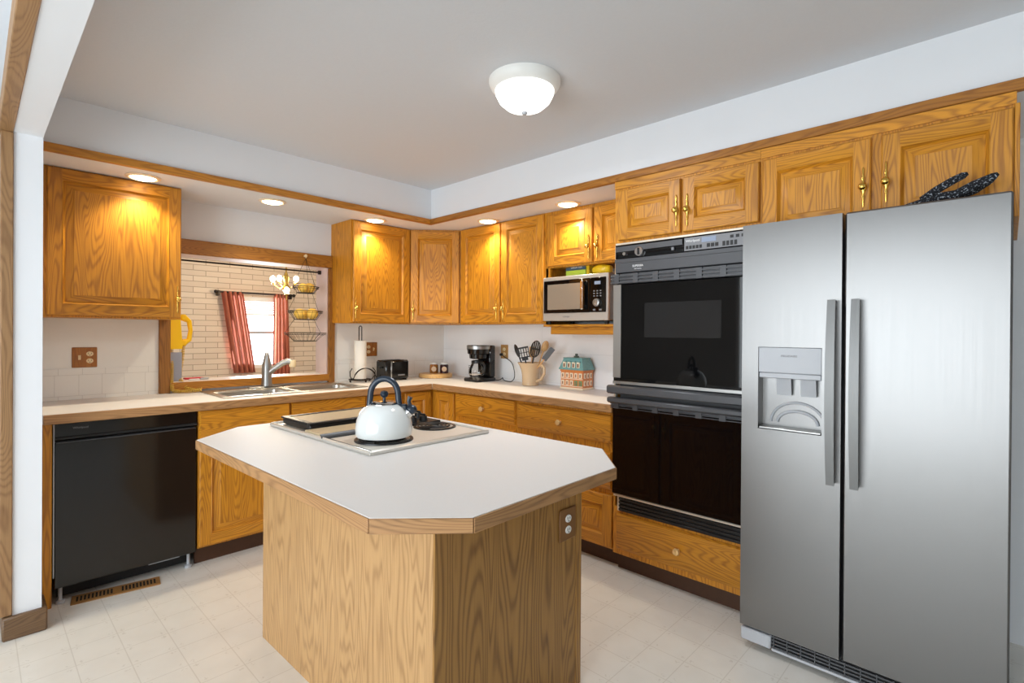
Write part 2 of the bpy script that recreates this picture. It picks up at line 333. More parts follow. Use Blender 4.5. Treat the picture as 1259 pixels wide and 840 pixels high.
# dining window
w = MB()
for a in ((WX0, WX0+.04, WZ0, WZ1), (WX1-.04, WX1, WZ0, WZ1), (WX0+.04, WX1-.04, WZ0, WZ0+.045), (WX0+.04, WX1-.04, WZ1-.04, WZ1)): w.box(a[0], a[1], 2.72, 2.78, a[2], a[3], 0, .003)
win = struct('window_1', w, WHITEP, 'bright white window in the brick wall between coral curtains')
MB().box(WX0+.04, WX1-.04, 2.735, 2.765, 1.275, 1.31, 0, .003).build('sash_rail', LGREY, win)
MB().box(WX0+.04, WX1-.04, 2.748, 2.752, WZ0+.045, WZ1-.04).build('pane', PANE, win)
bl = MB()
for i in range(6): bl.box(WX0+.045, WX1-.045, 2.705, 2.73, 1.535+i*.026, 1.549+i*.026, 0, .002)
bl.box(WX0+.045, WX1-.045, 2.703, 2.733, 1.50, 1.52, 0, .002)
bl.build('blind', BLIND, win)

# unseen frames added round the west and south lamps; walls behind are solid
b = MB()
for y in (-4.5, -2.83, -1.15): b.box(-5.62, -5.56, y, y+.05, .05, 2.34, 0, .004)
b.box(-5.62, -5.56, -4.45, -1.15, 2.29, 2.34, 0, .004).box(-5.62, -5.56, -4.45, -1.15, .03, .08, 0, .004); struct('window_2', b, WHITEP)
b = MB()
for x in (-4.35, -2.63, -.9): b.box(x, x+.05, -6.62, -6.56, .4, 2.4, 0, .004)
b.box(-4.3, -.9, -6.62, -6.56, 2.35, 2.4, 0, .004).box(-4.3, -.9, -6.62, -6.56, .4, .45, 0, .004); struct('south_fill_frame', b, WHITEP)

# ------------------------------------------------------------------ builders for joinery
def door_mesh(w, h, ax='x', t=.02, s=.058):
    """raised-panel door: local x 0..w, z 0..h, outward -y; mats 0 vertical grain, 1 horizontal grain"""
    b = MB(); e = .004
    b.box(0, w, -t+.0155, 0, 0, h, 0)
    for q in (((0, 0), (w, 0)), ((w, 0), (w, h)), ((w, h), (0, h)), ((0, h), (0, 0))): b.poly([(q[0][0], -t+.0155, q[0][1]), (q[1][0], -t+.0155, q[1][1]), (q[1][0], -t+e, q[1][1]), (q[0][0], -t+e, q[0][1])], 0)
    r0 = [(0, -t+e), (e, -t)]
    def ring(i0, d0, i1, d1, mv=0, mh=1):
        a = [(i0, i0), (w-i0, i0), (w-i0, h-i0), (i0, h-i0)]; c = [(i1, i1), (w-i1, i1), (w-i1, h-i1), (i1, h-i1)]
        for k in range(4):
            l = (k+1) % 4
            b.poly([(a[k][0], d0, a[k][1]), (a[l][0], d0, a[l][1]), (c[l][0], d1, c[l][1]), (c[k][0], d1, c[k][1])], mh if k in (0, 2) else mv)
    ring(0, -t+e, e, -t)
    # flat stiles and rails with butt joints
    for x0, x1, z0, z1, mm in ((e, s, e, h-e, 0), (w-s, w-e, e, h-e, 0), (s, w-s, e, s, 1), (s, w-s, h-s, h-e, 1)):
        b.poly([(x0, -t, z0), (x1, -t, z0), (x1, -t, z1), (x0, -t, z1)], mm)
    k = min(1, min(w, h)/.3)
    ring(s, -t, s+.003, -t-.002); ring(s+.003, -t-.002, s+.008, -t+.007); ring(s+.008, -t+.007, s+.013, -t+.013)
    i1, i2 = s+.013, s+.013+.032*k
    ring(i1, -t+.013, i2, -t+.002, 0, 1)
    ring(i2, -t+.002, i2+.002, -t-.0005)
    q = i2+.002
    b.poly([(q, -t-.0005, q), (w-q, -t-.0005, q), (w-q, -t-.0005, h-q), (q, -t-.0005, h-q)], 0)
    return b
def slab_mesh(w, h, t=.02):
    b = MB(); b.box(0, w, -t+.015, 0, 0, h, 0)
    c = .005; y0, y1 = -t+.015, -t; e = min(.02, h*.15)       # finger-pull bevel along the bottom
    a = [(0, 0), (w, 0), (w, h), (0, h)]; d = [(c, e), (w-c, e), (w-c, h-c), (c, h-c)]
    for k in range(4):
        l = (k+1) % 4; b.poly([(a[k][0], y0, a[k][1]), (a[l][0], y0, a[l][1]), (d[l][0], y1, d[l][1]), (d[k][0], y1, d[k][1])], 0)
    b.poly([(x, y1, z) for x, z in d], 0); return b
def brass_pull(parent, x, z, y=-.02):
    b = MB(); pr = [(.0015, -.08), (.0045, -.07), (.0035, -.05), (.0065, -.036), (.0045, -.026), (.009, -.014), (.013, 0), (.009, .014), (.0045, .026), (.0065, .036), (.0035, .05), (.0045, .07), (.0015, .08)]
    b.lathe(pr, (x, y-.004, z), 'z', 12, 0, (1, .8))
    b.lathe([(.006, 0), (.005, -.012), (.012, -.018), (.0145, -.025), (.011, -.031), (.004, -.034)], (x, y, z), 'y', 12, 0)
    return b.build('handle', BRASS, parent, label='ornate brass pull')
def knob(parent, x, z, y=-.02, mt=None):
    b = MB(); b.lathe([(.01, 0), (.008, -.01), (.014, -.016), (.0185, -.024), (.015, -.032), (.006, -.035)], (x, y, z), 'y', 16)
    return b.build('knob', mt or BRASS, parent, label='small round cream and brass knob')
KNOBM = mat('knob_cream_brass', L(226, 190, 130), .25, .4)
def oak(front): # materials for a front whose local x is horizontal
    return [OAK['z'], OAK['x']]
def door(parent, x0, x1, z0, z1, pull=None, y=0):
    d = door_mesh(x1-x0, z1-z0).build('door', [OAK['z'], OAK['x']], parent, (x0, y, z0))
    if pull: brass_pull(d, pull[0]-x0, pull[1]-z0)
    return d
def drawer(parent, x0, x1, z0, z1, kn=True, y=0, name='drawer'):
    d = slab_mesh(x1-x0, z1-z0).build(name, OAK['x'], parent, (x0, y, z0))
    if kn: knob(d, (x1-x0)/2, (z1-z0)/2, mt=KNOBM)
    return d
def carcass(parent, w, z0, z1, dep, toe=False, top=True, lside=True, rside=True, t=.018):
    b = MB(); b.box(0, w, 0, .02, z0, z1)                      # face frame
    b.box(0, t, .02, dep, z0, z1).box(w-t, w, .02, dep, z0, z1).box(t, w-t, dep-.008, dep, z0, z1).box(t, w-t, .02, dep-.008, z0, z0+t)
    if top: b.box(t, w-t, .02, dep-.008, z1-t, z1)
    b.build('body', OAK['z'], parent)
    if toe: MB().box(0, w, .055, .075, 0, z0).build('toe_kick', TOE, parent)
R90 = -PI/2
YU = -.305; XU = -.305
# wall cabinets on the back wall: local x = world x
c = thing('wall_cabinet', 'single-door honey oak wall cabinet left of the pass-through, beside the white column', 'cabinet', (-2.846, YU, 0))
carcass(c, .625, 1.375, ZS-.001, .304); door(c, .034, .622, 1.385, 2.138, (.604, 1.49))
c = thing('wall_cabinet', 'honey oak wall cabinet with exposed side, right of the pass-through', 'cabinet', (-1.128, YU, 0))
carcass(c, .52, 1.375, ZS-.001, .304); door(c, .012, .512, 1.385, 2.138, (.03, 1.487))
# diagonal corner cabinet
A, B = Vector((-.607, YU)), Vector((XU, -.592)); dl = (B-A).length; ang = math.atan2(B.y-A.y, B.x-A.x)
c = thing('wall_cabinet', 'narrow diagonal honey oak wall cabinet in the room corner above the two spice jars', 'cabinet', (A.x, A.y, 0), ang)
R = Matrix.Rotation(-ang, 2)
pts = [R @ (Vector(p)-A) for p in ((A.x, A.y), (B.x, B.y), (-.001, B.y), (-.001, -.001), (A.x, -.001))]
MB().prism([tuple(p) for p in pts], 1.375, ZS-.001).build('body', OAK['z'], c); door(c, .012, dl-.012, 1.385, 2.13, (.035, 1.487))
# wall cabinets on the right wall: local x runs toward the camera (world -y)
c = thing('wall_cabinet', 'two-door honey oak wall cabinet over the coffee maker', 'cabinet', (XU, -.592, 0), R90)
carcass(c, .912, 1.375, ZS-.001, .304); door(c, .022, .47, 1.387, 2.136, (.44, 1.487)); door(c, .484, .9, 1.387, 2.136, (.512, 1.487))
c = thing('wall_cabinet', 'short two-door honey oak wall cabinet above the microwave', 'cabinet', (XU, -1.506, 0), R90)
carcass(c, .752, 1.757, ZS-.001, .304); door(c, .024, .396, 1.767, 2.118, (.37, 1.866)); door(c, .41, .748, 1.767, 2.118, (.436, 1.866))
MB().box(.0, .752, -.03, .304, 1.352, 1.368, 0, .003).build('shelf', OAK['x'], c, label='microwave shelf')
MB().box(.045, .752, -.004, .014, 1.301, 1.352, 0, .003).build('shelf_apron', OAK['x'], c)
MB().box(0, .018, .0, .304, 1.368, 1.757).box(0, .034, .0, .018, 1.368, 1.757).build('side_panel', OAK['z'], c)

# tall oven cabinet
XT = -.614
c = thing('oven_cabinet', 'tall honey oak cabinet housing the black double oven', 'cabinet', (XT, -2.26, 0), R90)
b = MB(); wT = .762
b.box(0, wT, 0, .02, 1.80, ZS-.001).box(0, wT, 0, .02, .1, .36).box(0, .012, 0, .02, .36, 1.80).box(wT-.012, wT, 0, .02, .36, 1.80)
b.box(0, .012, .02, .6, .1, ZS-.001).box(wT-.012, wT, .02, .6, .1, ZS-.001).box(.012, wT-.012, .02, .6, 1.802, 1.82).box(.012, wT-.012, .02, .6, .34, .358)
b.build('body', OAK['z'], c); MB().box(0, wT, .055, .075, 0, .1).build('toe_kick', TOE, c)
MB().box(0, wT, -.006, 0, 2.1, ZS-.004).build('top_rail', OAK['x'], c)
door(c, .03, .386, 1.816, 2.086, (.368, 1.926)); door(c, .4, .76, 1.816, 2.086, (.425, 1.922))
drawer(c, .028, .755, .13, .325)
# cabinet over the refrigerator
c = thing('wall_cabinet', 'wide two-door honey oak cabinet above the refrigerator', 'cabinet', (XT, -3.023, 0), R90)
b = MB(); b.box(0, .825, 0, .02, 1.715, ZS-.001).box(0, .82, .02, .6, 1.715, ZS-.001)
b.build('body', OAK['z'], c); MB().box(0, .825, -.006, 0, 2.1, ZS-.004).build('top_rail', OAK['x'], c)
MB().box(.82, .834, -.012, .6, 1.715, 2.1, 0, .002).build('end_panel', OAK['z'], c)
door(c, .013, .415, 1.722, 2.086, (.391, 1.893)); door(c, .449, .818, 1.722, 2.086, (.465, 1.9))

# base cabinets on the back wall
YB = -.598
c = thing('base_cabinet', 'honey oak sink base cabinet right of the black dishwasher', 'cabinet', (-2.206, YB, 0))
carcass(c, 1.034, .1, .868, .59, True, False)
drawer(c, .004, .499, .705, .866, False, name='false_drawer'); drawer(c, .514, 1.026, .705, .866, False, name='false_drawer')
door(c, .004, .499, .112, .69); door(c, .514, 1.026, .112, .69)
c = thing('base_cabinet', 'narrow honey oak base cabinet behind the kettle, under the toaster', 'cabinet', (-1.17, YB, 0))
carcass(c, .3, .1, .868, .59, True, False); drawer(c, .012, .288, .705, .862); door(c, .012, .288, .112, .69)
# corner base cabinet with two doors meeting in the inner corner
c = thing('base_cabinet', 'honey oak corner base cabinet with two doors meeting at right angles', 'cabinet', (0, 0, 0))
XB = -.592
b = MB(); b.prism([(-.868, YB), (XB, YB), (XB, -.884), (-.006, -.884), (-.006, -.006), (-.868, -.006)], .1, .868); b.build('body', OAK['z'], c)
MB().prism([(-.868, YB+.06), (XB+.06, YB+.06), (XB+.06, -.884), (-.1, -.884), (-.1, -.1), (-.868, -.1)], 0, .1).build('toe_kick', TOE, c)
door(c, -.855, -.618, .112, .856, y=YB)
d = door_mesh(.225, .744).build('door', [OAK['z'], OAK['x']], c, (XB, -.652, .112), (0, 0, R90))
# right-wall base cabinets
c = thing('base_cabinet', 'honey oak drawer base cabinet under the coffee maker and utensil crock', 'cabinet', (XB, -.886, 0), R90)
carcass(c, .618, .1, .868, .58, True, False); drawer(c, .014, .612, .695, .862); drawer(c, .014, .612, .425, .668); drawer(c, .014, .612, .112, .4)
c = thing('base_cabinet', 'honey oak base cabinet beside the double oven with wide drawer above small doors', 'cabinet', (XB, -1.506, 0), R90)
carcass(c, .752, .1, .868, .58, True, False); drawer(c, .014, .736, .69, .852); drawer(c, .014, .736, .428, .647)
door(c, .014, .368, .112, .404); door(c, .382, .74, .112, .404)
# end filler left of the dishwasher
tag(MB().box(-2.846, -2.812, -.6, -.02, 0, .868, 0, .002).build('filler_panel', OAK['z']), 'narrow upright oak filler panel between white column and dishwasher', 'panel')

# countertop: L with a sink cut-out
ct = thing('countertop', 'L-shaped white laminate countertop with oak front edge along both walls', 'countertop', (0, 0, 0))
FX, FY = -.6325, -.649
SX0, SX1, SY0, SY1 = -2.04, -1.13, -.51, -.09
b = MB(); z0, z1 = .87, .914
b.box(-2.846, SX0, FY+.02, -.009, z0, z1).box(SX0, SX1, FY+.02, SY0, z0, z1).box(SX0, SX1, SY1, -.009, z0, z1).box(SX1, -.009, FY+.02, -.009, z0, z1).box(FX+.02, -.009, -2.256, FY+.02, z0, z1)
b.build('worktop', LAM, ct)
MB().box(-2.846, FX, FY, FY+.02, z0, z1, 0, .003).build('front_edge', ISL['x'], ct)
MB().box(FX, FX+.02, -2.256, FY, z0, z1, 0, .003).build('front_edge', ISL['y'], ct)

# ------------------------------------------------------------------ sink and faucet
sk = thing('double_sink', 'stainless steel double bowl sink set in the countertop under the pass-through', 'sink', (0, 0, .914))
def bowl(x0, x1, y0, y1, d):
    b = MB(); lv = [(0, .004), (.012, -.004), (.02, -d+.03), (.05, -d)]
    def loop(i, z):
        r = .05; pts = []
        for cx, cy, a0 in ((x1-i-r, y1-i-r, 0), (x0+i+r, y1-i-r, 90), (x0+i+r, y0+i+r, 180), (x1-i-r, y0+i+r, 270)):
            for k in range(5): a = math.radians(a0+k*22.5); pts.append((cx+r*math.cos(a), cy+r*math.sin(a), z))
        return pts
    n = 20; vs = []
    for i, z in lv: vs += loop(i, z)
    fs = [(k*n+i, k*n+(i+1) % n, (k+1)*n+(i+1) % n, (k+1)*n+i) for k in range(len(lv)-1) for i in range(n)]+[[3*n+i for i in range(n)]]
    b.add(vs, fs, 0, True); b.lathe([(.04, -d+.002), (.04, -d+.004), (.03, -d+.004)], ((x0+x1)/2, (y0+y1)/2, 0), 'z', 20); return b
by0, by1 = -.49, -.17; bxs = [(-2.02, -1.605), (-1.575, -1.15)]
for x0, x1 in bxs: bowl(x0, x1, by0, by1, .16).build('bowl', SINKM, sk)
b = MB(); rz0, rz1 = .0005, .0065
for a in ((-2.06, -1.11, -.53, by0+.003), (-2.06, -1.11, by1-.003, -.07), (-2.06, -2.017, by0, by1), (-1.608, -1.572, by0, by1), (-1.153, -1.11, by0, by1)): b.box(a[0], a[1], a[2], a[3], rz0, rz1, 0, .002)
b.build('rim', SINKM, sk)
fa = thing('kitchen_faucet', 'brushed steel pull-out faucet standing at the back of the sink', 'faucet', (-1.655, -.115, .9205))
MB().box(-.12, .12, -.025, .025, 0, .008, 0, .004).build('deck_plate', STEELD, fa)
MB().lathe([(.037, .008), (.037, .02), (.034, .03), (.032, .12), (.029, .16), (.02, .2), (.013, .235), (.008, .24)], n=20).build('column', STEELD, fa)
sp = MB().tube([(0, -.005, .09), (.04, -.03, .13), (.085, -.055, .165), (.115, -.07, .178), (.14, -.085, .172)], [.022, .02, .02, .021, .021], 12).build('spout', STEELD, fa)
MB().lathe([(.021, 0), (.024, -.012), (.022, -.045), (.016, -.05)], (.142, -.086, .186), 'z', 14).build('spray_head', [IVORY], sp, label='pale spray head')

# ------------------------------------------------------------------ dishwasher
dw = thing('dishwasher', 'black built-in dishwasher under the left counter', 'dishwasher', (-2.808, -.6, 0))
w = .597
MB().box(.004, w-.004, .03, .56, .1, .862).build('tub_casing', DGREY, dw)
d = MB().box(.004, w-.002, 0, .03, .085, .775, 0, .004).build('door', BLKGLOSS, dw)
MB().box(.0, .004, -.002, .03, .14, .862).build('edge_strip', LGREY, dw)
p = MB(); p.extr([(0.002, .782), (-.012, .79), (-.006, .8), (.004, .802), (.004, .862), (.03, .862), (.03, .782)], 'x', .004, w-.002); p.build('control_panel', BLKGLOSS, dw)
MB().box(.01, w-.006, -.005, -.001, .772, .777, 0, .001).build('trim_line', DGREY, d)
text('Whirlpool', .014, dw, (.1, .0035, .838), FACE_Y, GREYT)
MB().box(.02, w-.02, .09, .1, .012, .1).build('kick_plate', RUBBER, dw)
for x in (.03, w-.03): MB().lathe([(.018, 0), (.018, .012), (.008, .016), (.008, .1)], (x, .04, 0), 'z', 12).build('leveling_foot', LGREY, dw)
MB().box(.38, .52, .02, .03, .075, .086).build('door_tab', LGREY, dw)

# ------------------------------------------------------------------ double oven
ov = thing('double_oven', 'black built-in double wall oven with stainless trim', 'oven', (XT-.002, -2.262, 0), R90)
w = .748
MB().box(.02, w-.02, .03, .55, .375, 1.79).build('chassis', DGREY, ov)
MB().box(.006, w, -.006, .012, 1.79, 1.803, 0, .002).box(.006, .014, -.008, .012, .42, 1.79).box(.006, w, -.012, .012, .418, .43, 0, .002).box(.028, .04, -.004, .012, .34, .418).build('frame', mat('pale_steel_trim', L(220, 212, 196), .35, .5), ov)
cp = MB().box(.014, w, -.02, .012, 1.715, 1.79, 0, .002).build('control_panel', [BLKGLASS], ov)
MB().box(.018, .4, -.022, -.02, 1.752, 1.78).build('control_band', DGREY, cp)
sc = MB().box(.412, w-.002, -.023, -.02, 1.718, 1.782).build('display_panel', MGREY, cp)
MB().box(.5, .57, -.0245, -.023, 1.752, 1.776).build('display_screen', LCD, sc)
BT = [(.42+i*.017, .013, 1.726, .016) for i in range(5)]+[(.525+i*.02, .016, 1.726, .018) for i in range(3)]+[(.6+i*.018, .013, 1.724, .022) for i in range(4)]+[(.635+i*.026, .016, 1.757, .014) for i in range(3)]
for x, bw, z, bh in BT: MB().box(x, x+bw, -.0245, -.023, z, z+bh, 0, .0005).build('button', BLACK, sc)
text('Whirlpool', .017, sc, (.455, -.0235, 1.765), FACE_Y, WHITET)
kb = MB().lathe([(.026, 0), (.024, -.016), (.022, -.018)], (.165, -.02, 1.742), 'y', 20).box(.16, .17, -.042, -.036, 1.725, 1.76, 1, .001).build('dial', [CHROME, BLACK], cp)
MB().lathe([(.01, 0), (.009, -.012)], (.075, -.02, 1.738), 'y', 14).build('dial', CHROME, cp)
MB().box(.345, .36, -.03, -.02, 1.728, 1.745, 0, .002).build('switch', MGREY, cp)
lp = MB().box(.01, w, -.016, .012, 1.638, 1.715, 0, .003).box(.01, w, -.019, -.016, 1.692, 1.713, 0, .001).build('lower_panel', DGREY, ov)
text('SUPERBA', .016, lp, (.15, -.0165, 1.67), FACE_Y, WHITET); text('Self-Cleaning', .008, lp, (.15, -.0165, 1.655), FACE_Y, WHITET)
def louvre(z0, z1, y0=-.04):
    b = MB(); n = 3; h = (z1-z0)/n
    b.box(-.002, w, y0+.008, .0, z0, z1, 0)
    for i in range(n): b.box(-.004, w, y0, y0+.01, z0+i*h+.002, z0+i*h+h*.6, 0, .001)
    for i in range(7): b.box(.02+i*.115, .05+i*.115, y0-.001, y0+.008, z0, z1, 0)
    return b.build('vent_louvre', DGREY, ov)
louvre(1.578, 1.63)
od = thing  # doors
d1 = MB()
d1.box(.012, w, -.03, .012, 1.04, 1.575, 0, .004)
d1 = d1.build('upper_door', BLKGLASS, ov)
MB().box(.012, .06, -.034, -.03, 1.07, 1.573, 0, .001).build('side_trim', STEELD, d1)
MB().box(.2, .6, -.0308, -.03, 1.29, 1.47).build('window', mat('oven_window', L(30, 30, 31), .05), d1)
MB().box(.012, w, -.034, -.03, 1.036, 1.052, 0, .001).build('bottom_trim', STEELD, d1)
MB().box(-.006, w, -.075, -.03, .985, 1.03, 0, .008).build('handle', DGREY, d1)
d2 = MB().box(.008, w, -.03, .012, .436, .915, 0, .004).build('lower_door', BLKGLASS, ov)
MB().box(-.006, w, -.07, -.03, .935, .966, 0, .008).build('handle', DGREY, d2)
louvre(.902, .935, -.035)
b = MB()
for i in range(4): b.box(.04, w, -.012, .0, .345+i*.019, .357+i*.019, 0, .001)
b.box(.04, w, -.004, .008, .34, .418); b.build('kick_vent', BLACK, ov)

# ------------------------------------------------------------------ refrigerator
fr = thing('refrigerator', 'large stainless steel side-by-side refrigerator with ice dispenser', 'refrigerator', (-.83, -3.024, .017), R90); fr.scale = (.987, .987, .987)
w = .829
MB().box(.004, w-.004, .085, .76, .03, 1.70, 0, .006).build('cabinet_shell', DGREY, fr)
SPL = .368
def frame_door(x0, x1, z0, z1, hole=None, t=.07):
    b = MB(); c = .006
    if not hole: return b.box(x0, x1, 0, t, z0, z1, 0, c)
    hx0, hx1, hz0, hz1, hd = hole
    xs = [x0, hx0, hx1, x1]; zs = [z0, hz0, hz1, z1]
    for i in range(3):
        for j in range(3):
            if i == 1 and j == 1: continue
            b.poly([(xs[i], 0, zs[j]), (xs[i+1], 0, zs[j]), (xs[i+1], 0, zs[j+1]), (xs[i], 0, zs[j+1])])
    b.poly([(x0, 0, z0), (x0, t, z0), (x0, t, z1), (x0, 0, z1)]); b.poly([(x1, 0, z0), (x1, t, z0), (x1, t, z1), (x1, 0, z1)])
    b.poly([(x0, 0, z0), (x1, 0, z0), (x1, t, z0), (x0, t, z0)]); b.poly([(x0, 0, z1), (x1, 0, z1), (x1, t, z1), (x0, t, z1)]); b.poly([(x0, t, z0), (x1, t, z0), (x1, t, z1), (x0, t, z1)])
    for p in (((hx0, hz0), (hx0, hz1)), ((hx1, hz0), (hx1, hz1)), ((hx0, hz0), (hx1, hz0)), ((hx0, hz1), (hx1, hz1))):
        (a, e), (f, g) = p; b.poly([(a, 0, e), (f, 0, g), (f, hd, g), (a, hd, e)])
    b.poly([(hx0, hd, hz0), (hx1, hd, hz0), (hx1, hd, hz1), (hx0, hd, hz1)])
    return b
def brushed(name):
    M = bpy.data.materials.new(name); M.use_nodes = True; nt = M.node_tree; b = nt.nodes['Principled BSDF']
    b.inputs['Base Color'].default_value = L(128, 127, 126); b.inputs['Metallic'].default_value = 1; b.inputs['Anisotropic'].default_value = .5
    tc = nt.nodes.new('ShaderNodeTexCoord'); mp = nt.nodes.new('ShaderNodeMapping'); mp.inputs['Scale'].default_value = (300, 300, 2)
    n = nt.nodes.new('ShaderNodeTexNoise'); n.inputs['Scale'].default_value = 1
    nt.links.new(tc.outputs['Object'], mp.inputs[0]); nt.links.new(mp.outputs[0], n.inputs['Vector'])
    r = nt.nodes.new('ShaderNodeMapRange'); r.inputs[3].default_value = .3; r.inputs[4].default_value = .38; nt.links.new(n.outputs['Fac'], r.inputs[0]); nt.links.new(r.outputs[0], b.inputs['Roughness'])
    return M
BRUSH = brushed('brushed_stainless')
fd = frame_door(0, SPL-.004, .077, 1.77, (.066, .3, .918, 1.258, .06)).build('freezer_door', BRUSH, fr)
rd = frame_door(SPL+.005, w, .077, 1.77).build('fridge_door', BRUSH, fr)
def bar_handle(x, parent):
    b = MB(); n = 14; pts = []; 
    vs = []; fs = []
    for i in range(n+1):
        t = i/n; z = .742+t*.7; y = -.04-.022*math.sin(PI*t); hw = .0135+.002*math.sin(PI*t)
        vs += [(x-hw, y, z), (x+hw, y, z), (x+hw*.8, y+.02, z), (x-hw*.8, y+.02, z)]
    for i in range(n):
        for k in range(4): fs.append((i*4+k, i*4+(k+1) % 4, i*4+4+(k+1) % 4, i*4+4+k))
    fs += [(0, 1, 2, 3), (n*4, n*4+1, n*4+2, n*4+3)]
    b.add(vs, fs); b.box(x-.01, x+.01, -.03, 0, .745, .775, 0, .003).box(x-.01, x+.01, -.03, 0, 1.41, 1.44, 0, .003)
    return b.build('handle', mat('handle_steel', L(112, 112, 111), .42, .8), parent)
bar_handle(SPL-.03, fd); bar_handle(SPL+.047, rd)
dp = MB().box(.066, .3, .0015, .012, 1.152, 1.2575, 0, .003).build('dispenser_panel', LGREY, fd, label='pale grey control panel of the dispenser')
text('FRIGIDAIRE', .012, dp, (.183, .001, 1.222), FACE_Y, GREYT)
MB().box(.068, .298, .004, .055, 1.13, 1.152, 0, .003).build('dispenser_hood', LGREY, fd)
for x in (.155, .245):
    b = MB(); b.extr([(.03, 1.13), (.036, 1.13), (.046, 1.06), (.04, 1.06)], 'x', x-.028, x+.028); b.build('dispenser_paddle', LGREY, fd)
MB().box(.069, .297, .004, .058, .919, .928, 0, .002).build('drip_tray', STEELD, fd)
MB().tube([(.2+.075*math.cos(PI*i/16), .055, .945+.05*math.sin(PI*i/16)) for i in range(17)], .006, 8).tube([(.2+.1*math.cos(PI*i/16), .057, .945+.085*math.sin(PI*i/16)) for i in range(17)], .005, 8).build('dispenser_arch', LGREY, fd)
b = MB()
for i in range(4): b.box(.125, w-.004, .01, .02, .02+i*.014, .026+i*.014)
for i in range(14): b.box(.13+i*.05, .134+i*.05, .008, .02, .016, .072)
b.build('base_grille', DGREY, fr); MB().box(.125, w-.004, .004, .05, .008, .018, 0, .002).build('grille_lip', LGREY, fr)
MB().box(.002, .122, .0, .08, .012, .066, 0, .006).build('hinge_cover', LGREY, fr)
for x in (.06, w-.06): MB().lathe([(.02, -.0165), (.02, .03)], (x, .2, 0), 'z', 12).build('roller_foot', RUBBER, fr)

# ------------------------------------------------------------------ island
ROT = .0182
isl = thing('kitchen_island', 'freestanding oak kitchen island with clipped-corner white laminate top', 'island', (-1.8506, -2.1096, 0), ROT)
MB().box(-.3485, .3285, -.5717, .5777, 0, .847).build('base_body', ISL['z'], isl)
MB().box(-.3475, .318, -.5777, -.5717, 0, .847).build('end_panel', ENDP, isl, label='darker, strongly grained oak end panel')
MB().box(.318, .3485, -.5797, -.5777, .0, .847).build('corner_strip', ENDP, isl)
for y0, y1, hy in ((-.565, -.01, -.04), (.01, .565, .04)):
    d = door_mesh(y1-y0, .67).build('door', [OAK['z'], OAK['x']], isl, (.3285, y0, .1), (0, 0, PI/2)); brass_pull(d, hy-y0, .56)
IZ = .884; x0, x1, y0, y1 = -.6065, .374, -.8295, .747
c1, c2, c3, c4 = .2, .168, .178, .18
O = [(x0+c2, y0), (x1-c3-.02, y0), (x1, y0+c3), (x1, y1-c4), (x1-c4, y1), (x0+c1+.012, y1), (x0, y1-c1+.02), (x0, y0+c2)]
top = MB()
ins = []
cx = sum(p[0] for p in O)/8; cy = sum(p[1] for p in O)/8
ins = [(cx+(p[0]-cx)*.975, cy+(p[1]-cy)*.984) for p in O]
top.prism(O, IZ-.037, IZ-.002, 1); top.prism([(cx+(p[0]-cx)*.9985, cy+(p[1]-cy)*.999) for p in O], IZ-.002, IZ, 0)
wt = top.build('worktop', [LAM, ISL['x']], isl)
for i in range(8):
    p, q = Vector(O[i]), Vector(O[(i+1) % 8]); t = (q-p); l = t.length
    MB().box(0, l, -.004, 0, -.037, -.0015, 0, .0015).build('edge_band', ISL['x'], isl, (p.x, p.y, IZ), (0, 0, math.atan2(t.y, t.x)))

def outlet_plate(name, label, loc, rz, mt, kinds, w=None):
    """switch / outlet plate on a wall: local x right, outward -y"""
    n = len(kinds); w = w or .07+.046*(n-1); h = .115
    o = thing(name, label, 'outlet', loc, rz)
    MB().box(-w/2, w/2, -.006, 0, -h/2, h/2, 0, .003).build('plate', mt, o)
    for i, k in enumerate(kinds):
        x = (i-(n-1)/2)*.046
        if k == 'o':
            for z in (-.02, .02):
                b = MB(); b.lathe([(.0165, 0), (.0155, -.003)], (x, -.006, z), 'y', 20, 0, (1, .85))
                s = b.build('socket', IVORY if name != 'island_outlet' else WHITEP, o)
                MB().box(x-.0075, x-.0055, -.0098, -.009, z-.002, z+.007).box(x+.0055, x+.0075, -.0098, -.009, z-.002, z+.006).lathe([(.0025, 0), (.0025, -.0008)], (x, -.009, z-.008), 'y', 8).build('slot', BLACK, s)
        else:
            MB().box(x-.006, x+.006, -.008, -.006, -.013, .013).box(x-.004, x+.004, -.018, -.006, -.002, .01, 0, .001).build('toggle', IVORY, o)
    return o
PLATE = wood('plate_oak', L(168, 108, 40), L(124, 70, 20), 2)
outlet_plate('wall_outlet', 'square wooden plate with switch and double socket left of the phone, above the dishwasher', (-2.626, -.0085, 1.152), 0, PLATE, 'to', .113)
outlet_plate('wall_outlet', 'square wooden plate with double socket and switch between paper towels and toaster', (-.78, -.0085, 1.165), 0, PLATE, 'ot', .118)
outlet_plate('wall_outlet', 'narrow tan socket plate on the right wall beside the coffee maker', (-.0085, -.812, 1.152), R90, mat('tan_plate', L(190, 148, 90), .35, .3), 'o', .085)
o = outlet_plate('island_outlet', 'brown socket plate with white double socket on the end of the island', (-1.8506+.258*math.cos(ROT)+.579*math.sin(ROT), -2.1096+.258*math.sin(ROT)-.579*math.cos(ROT), .62), ROT, mat('brown_plate', L(128, 88, 46), .4), 'o', .098)

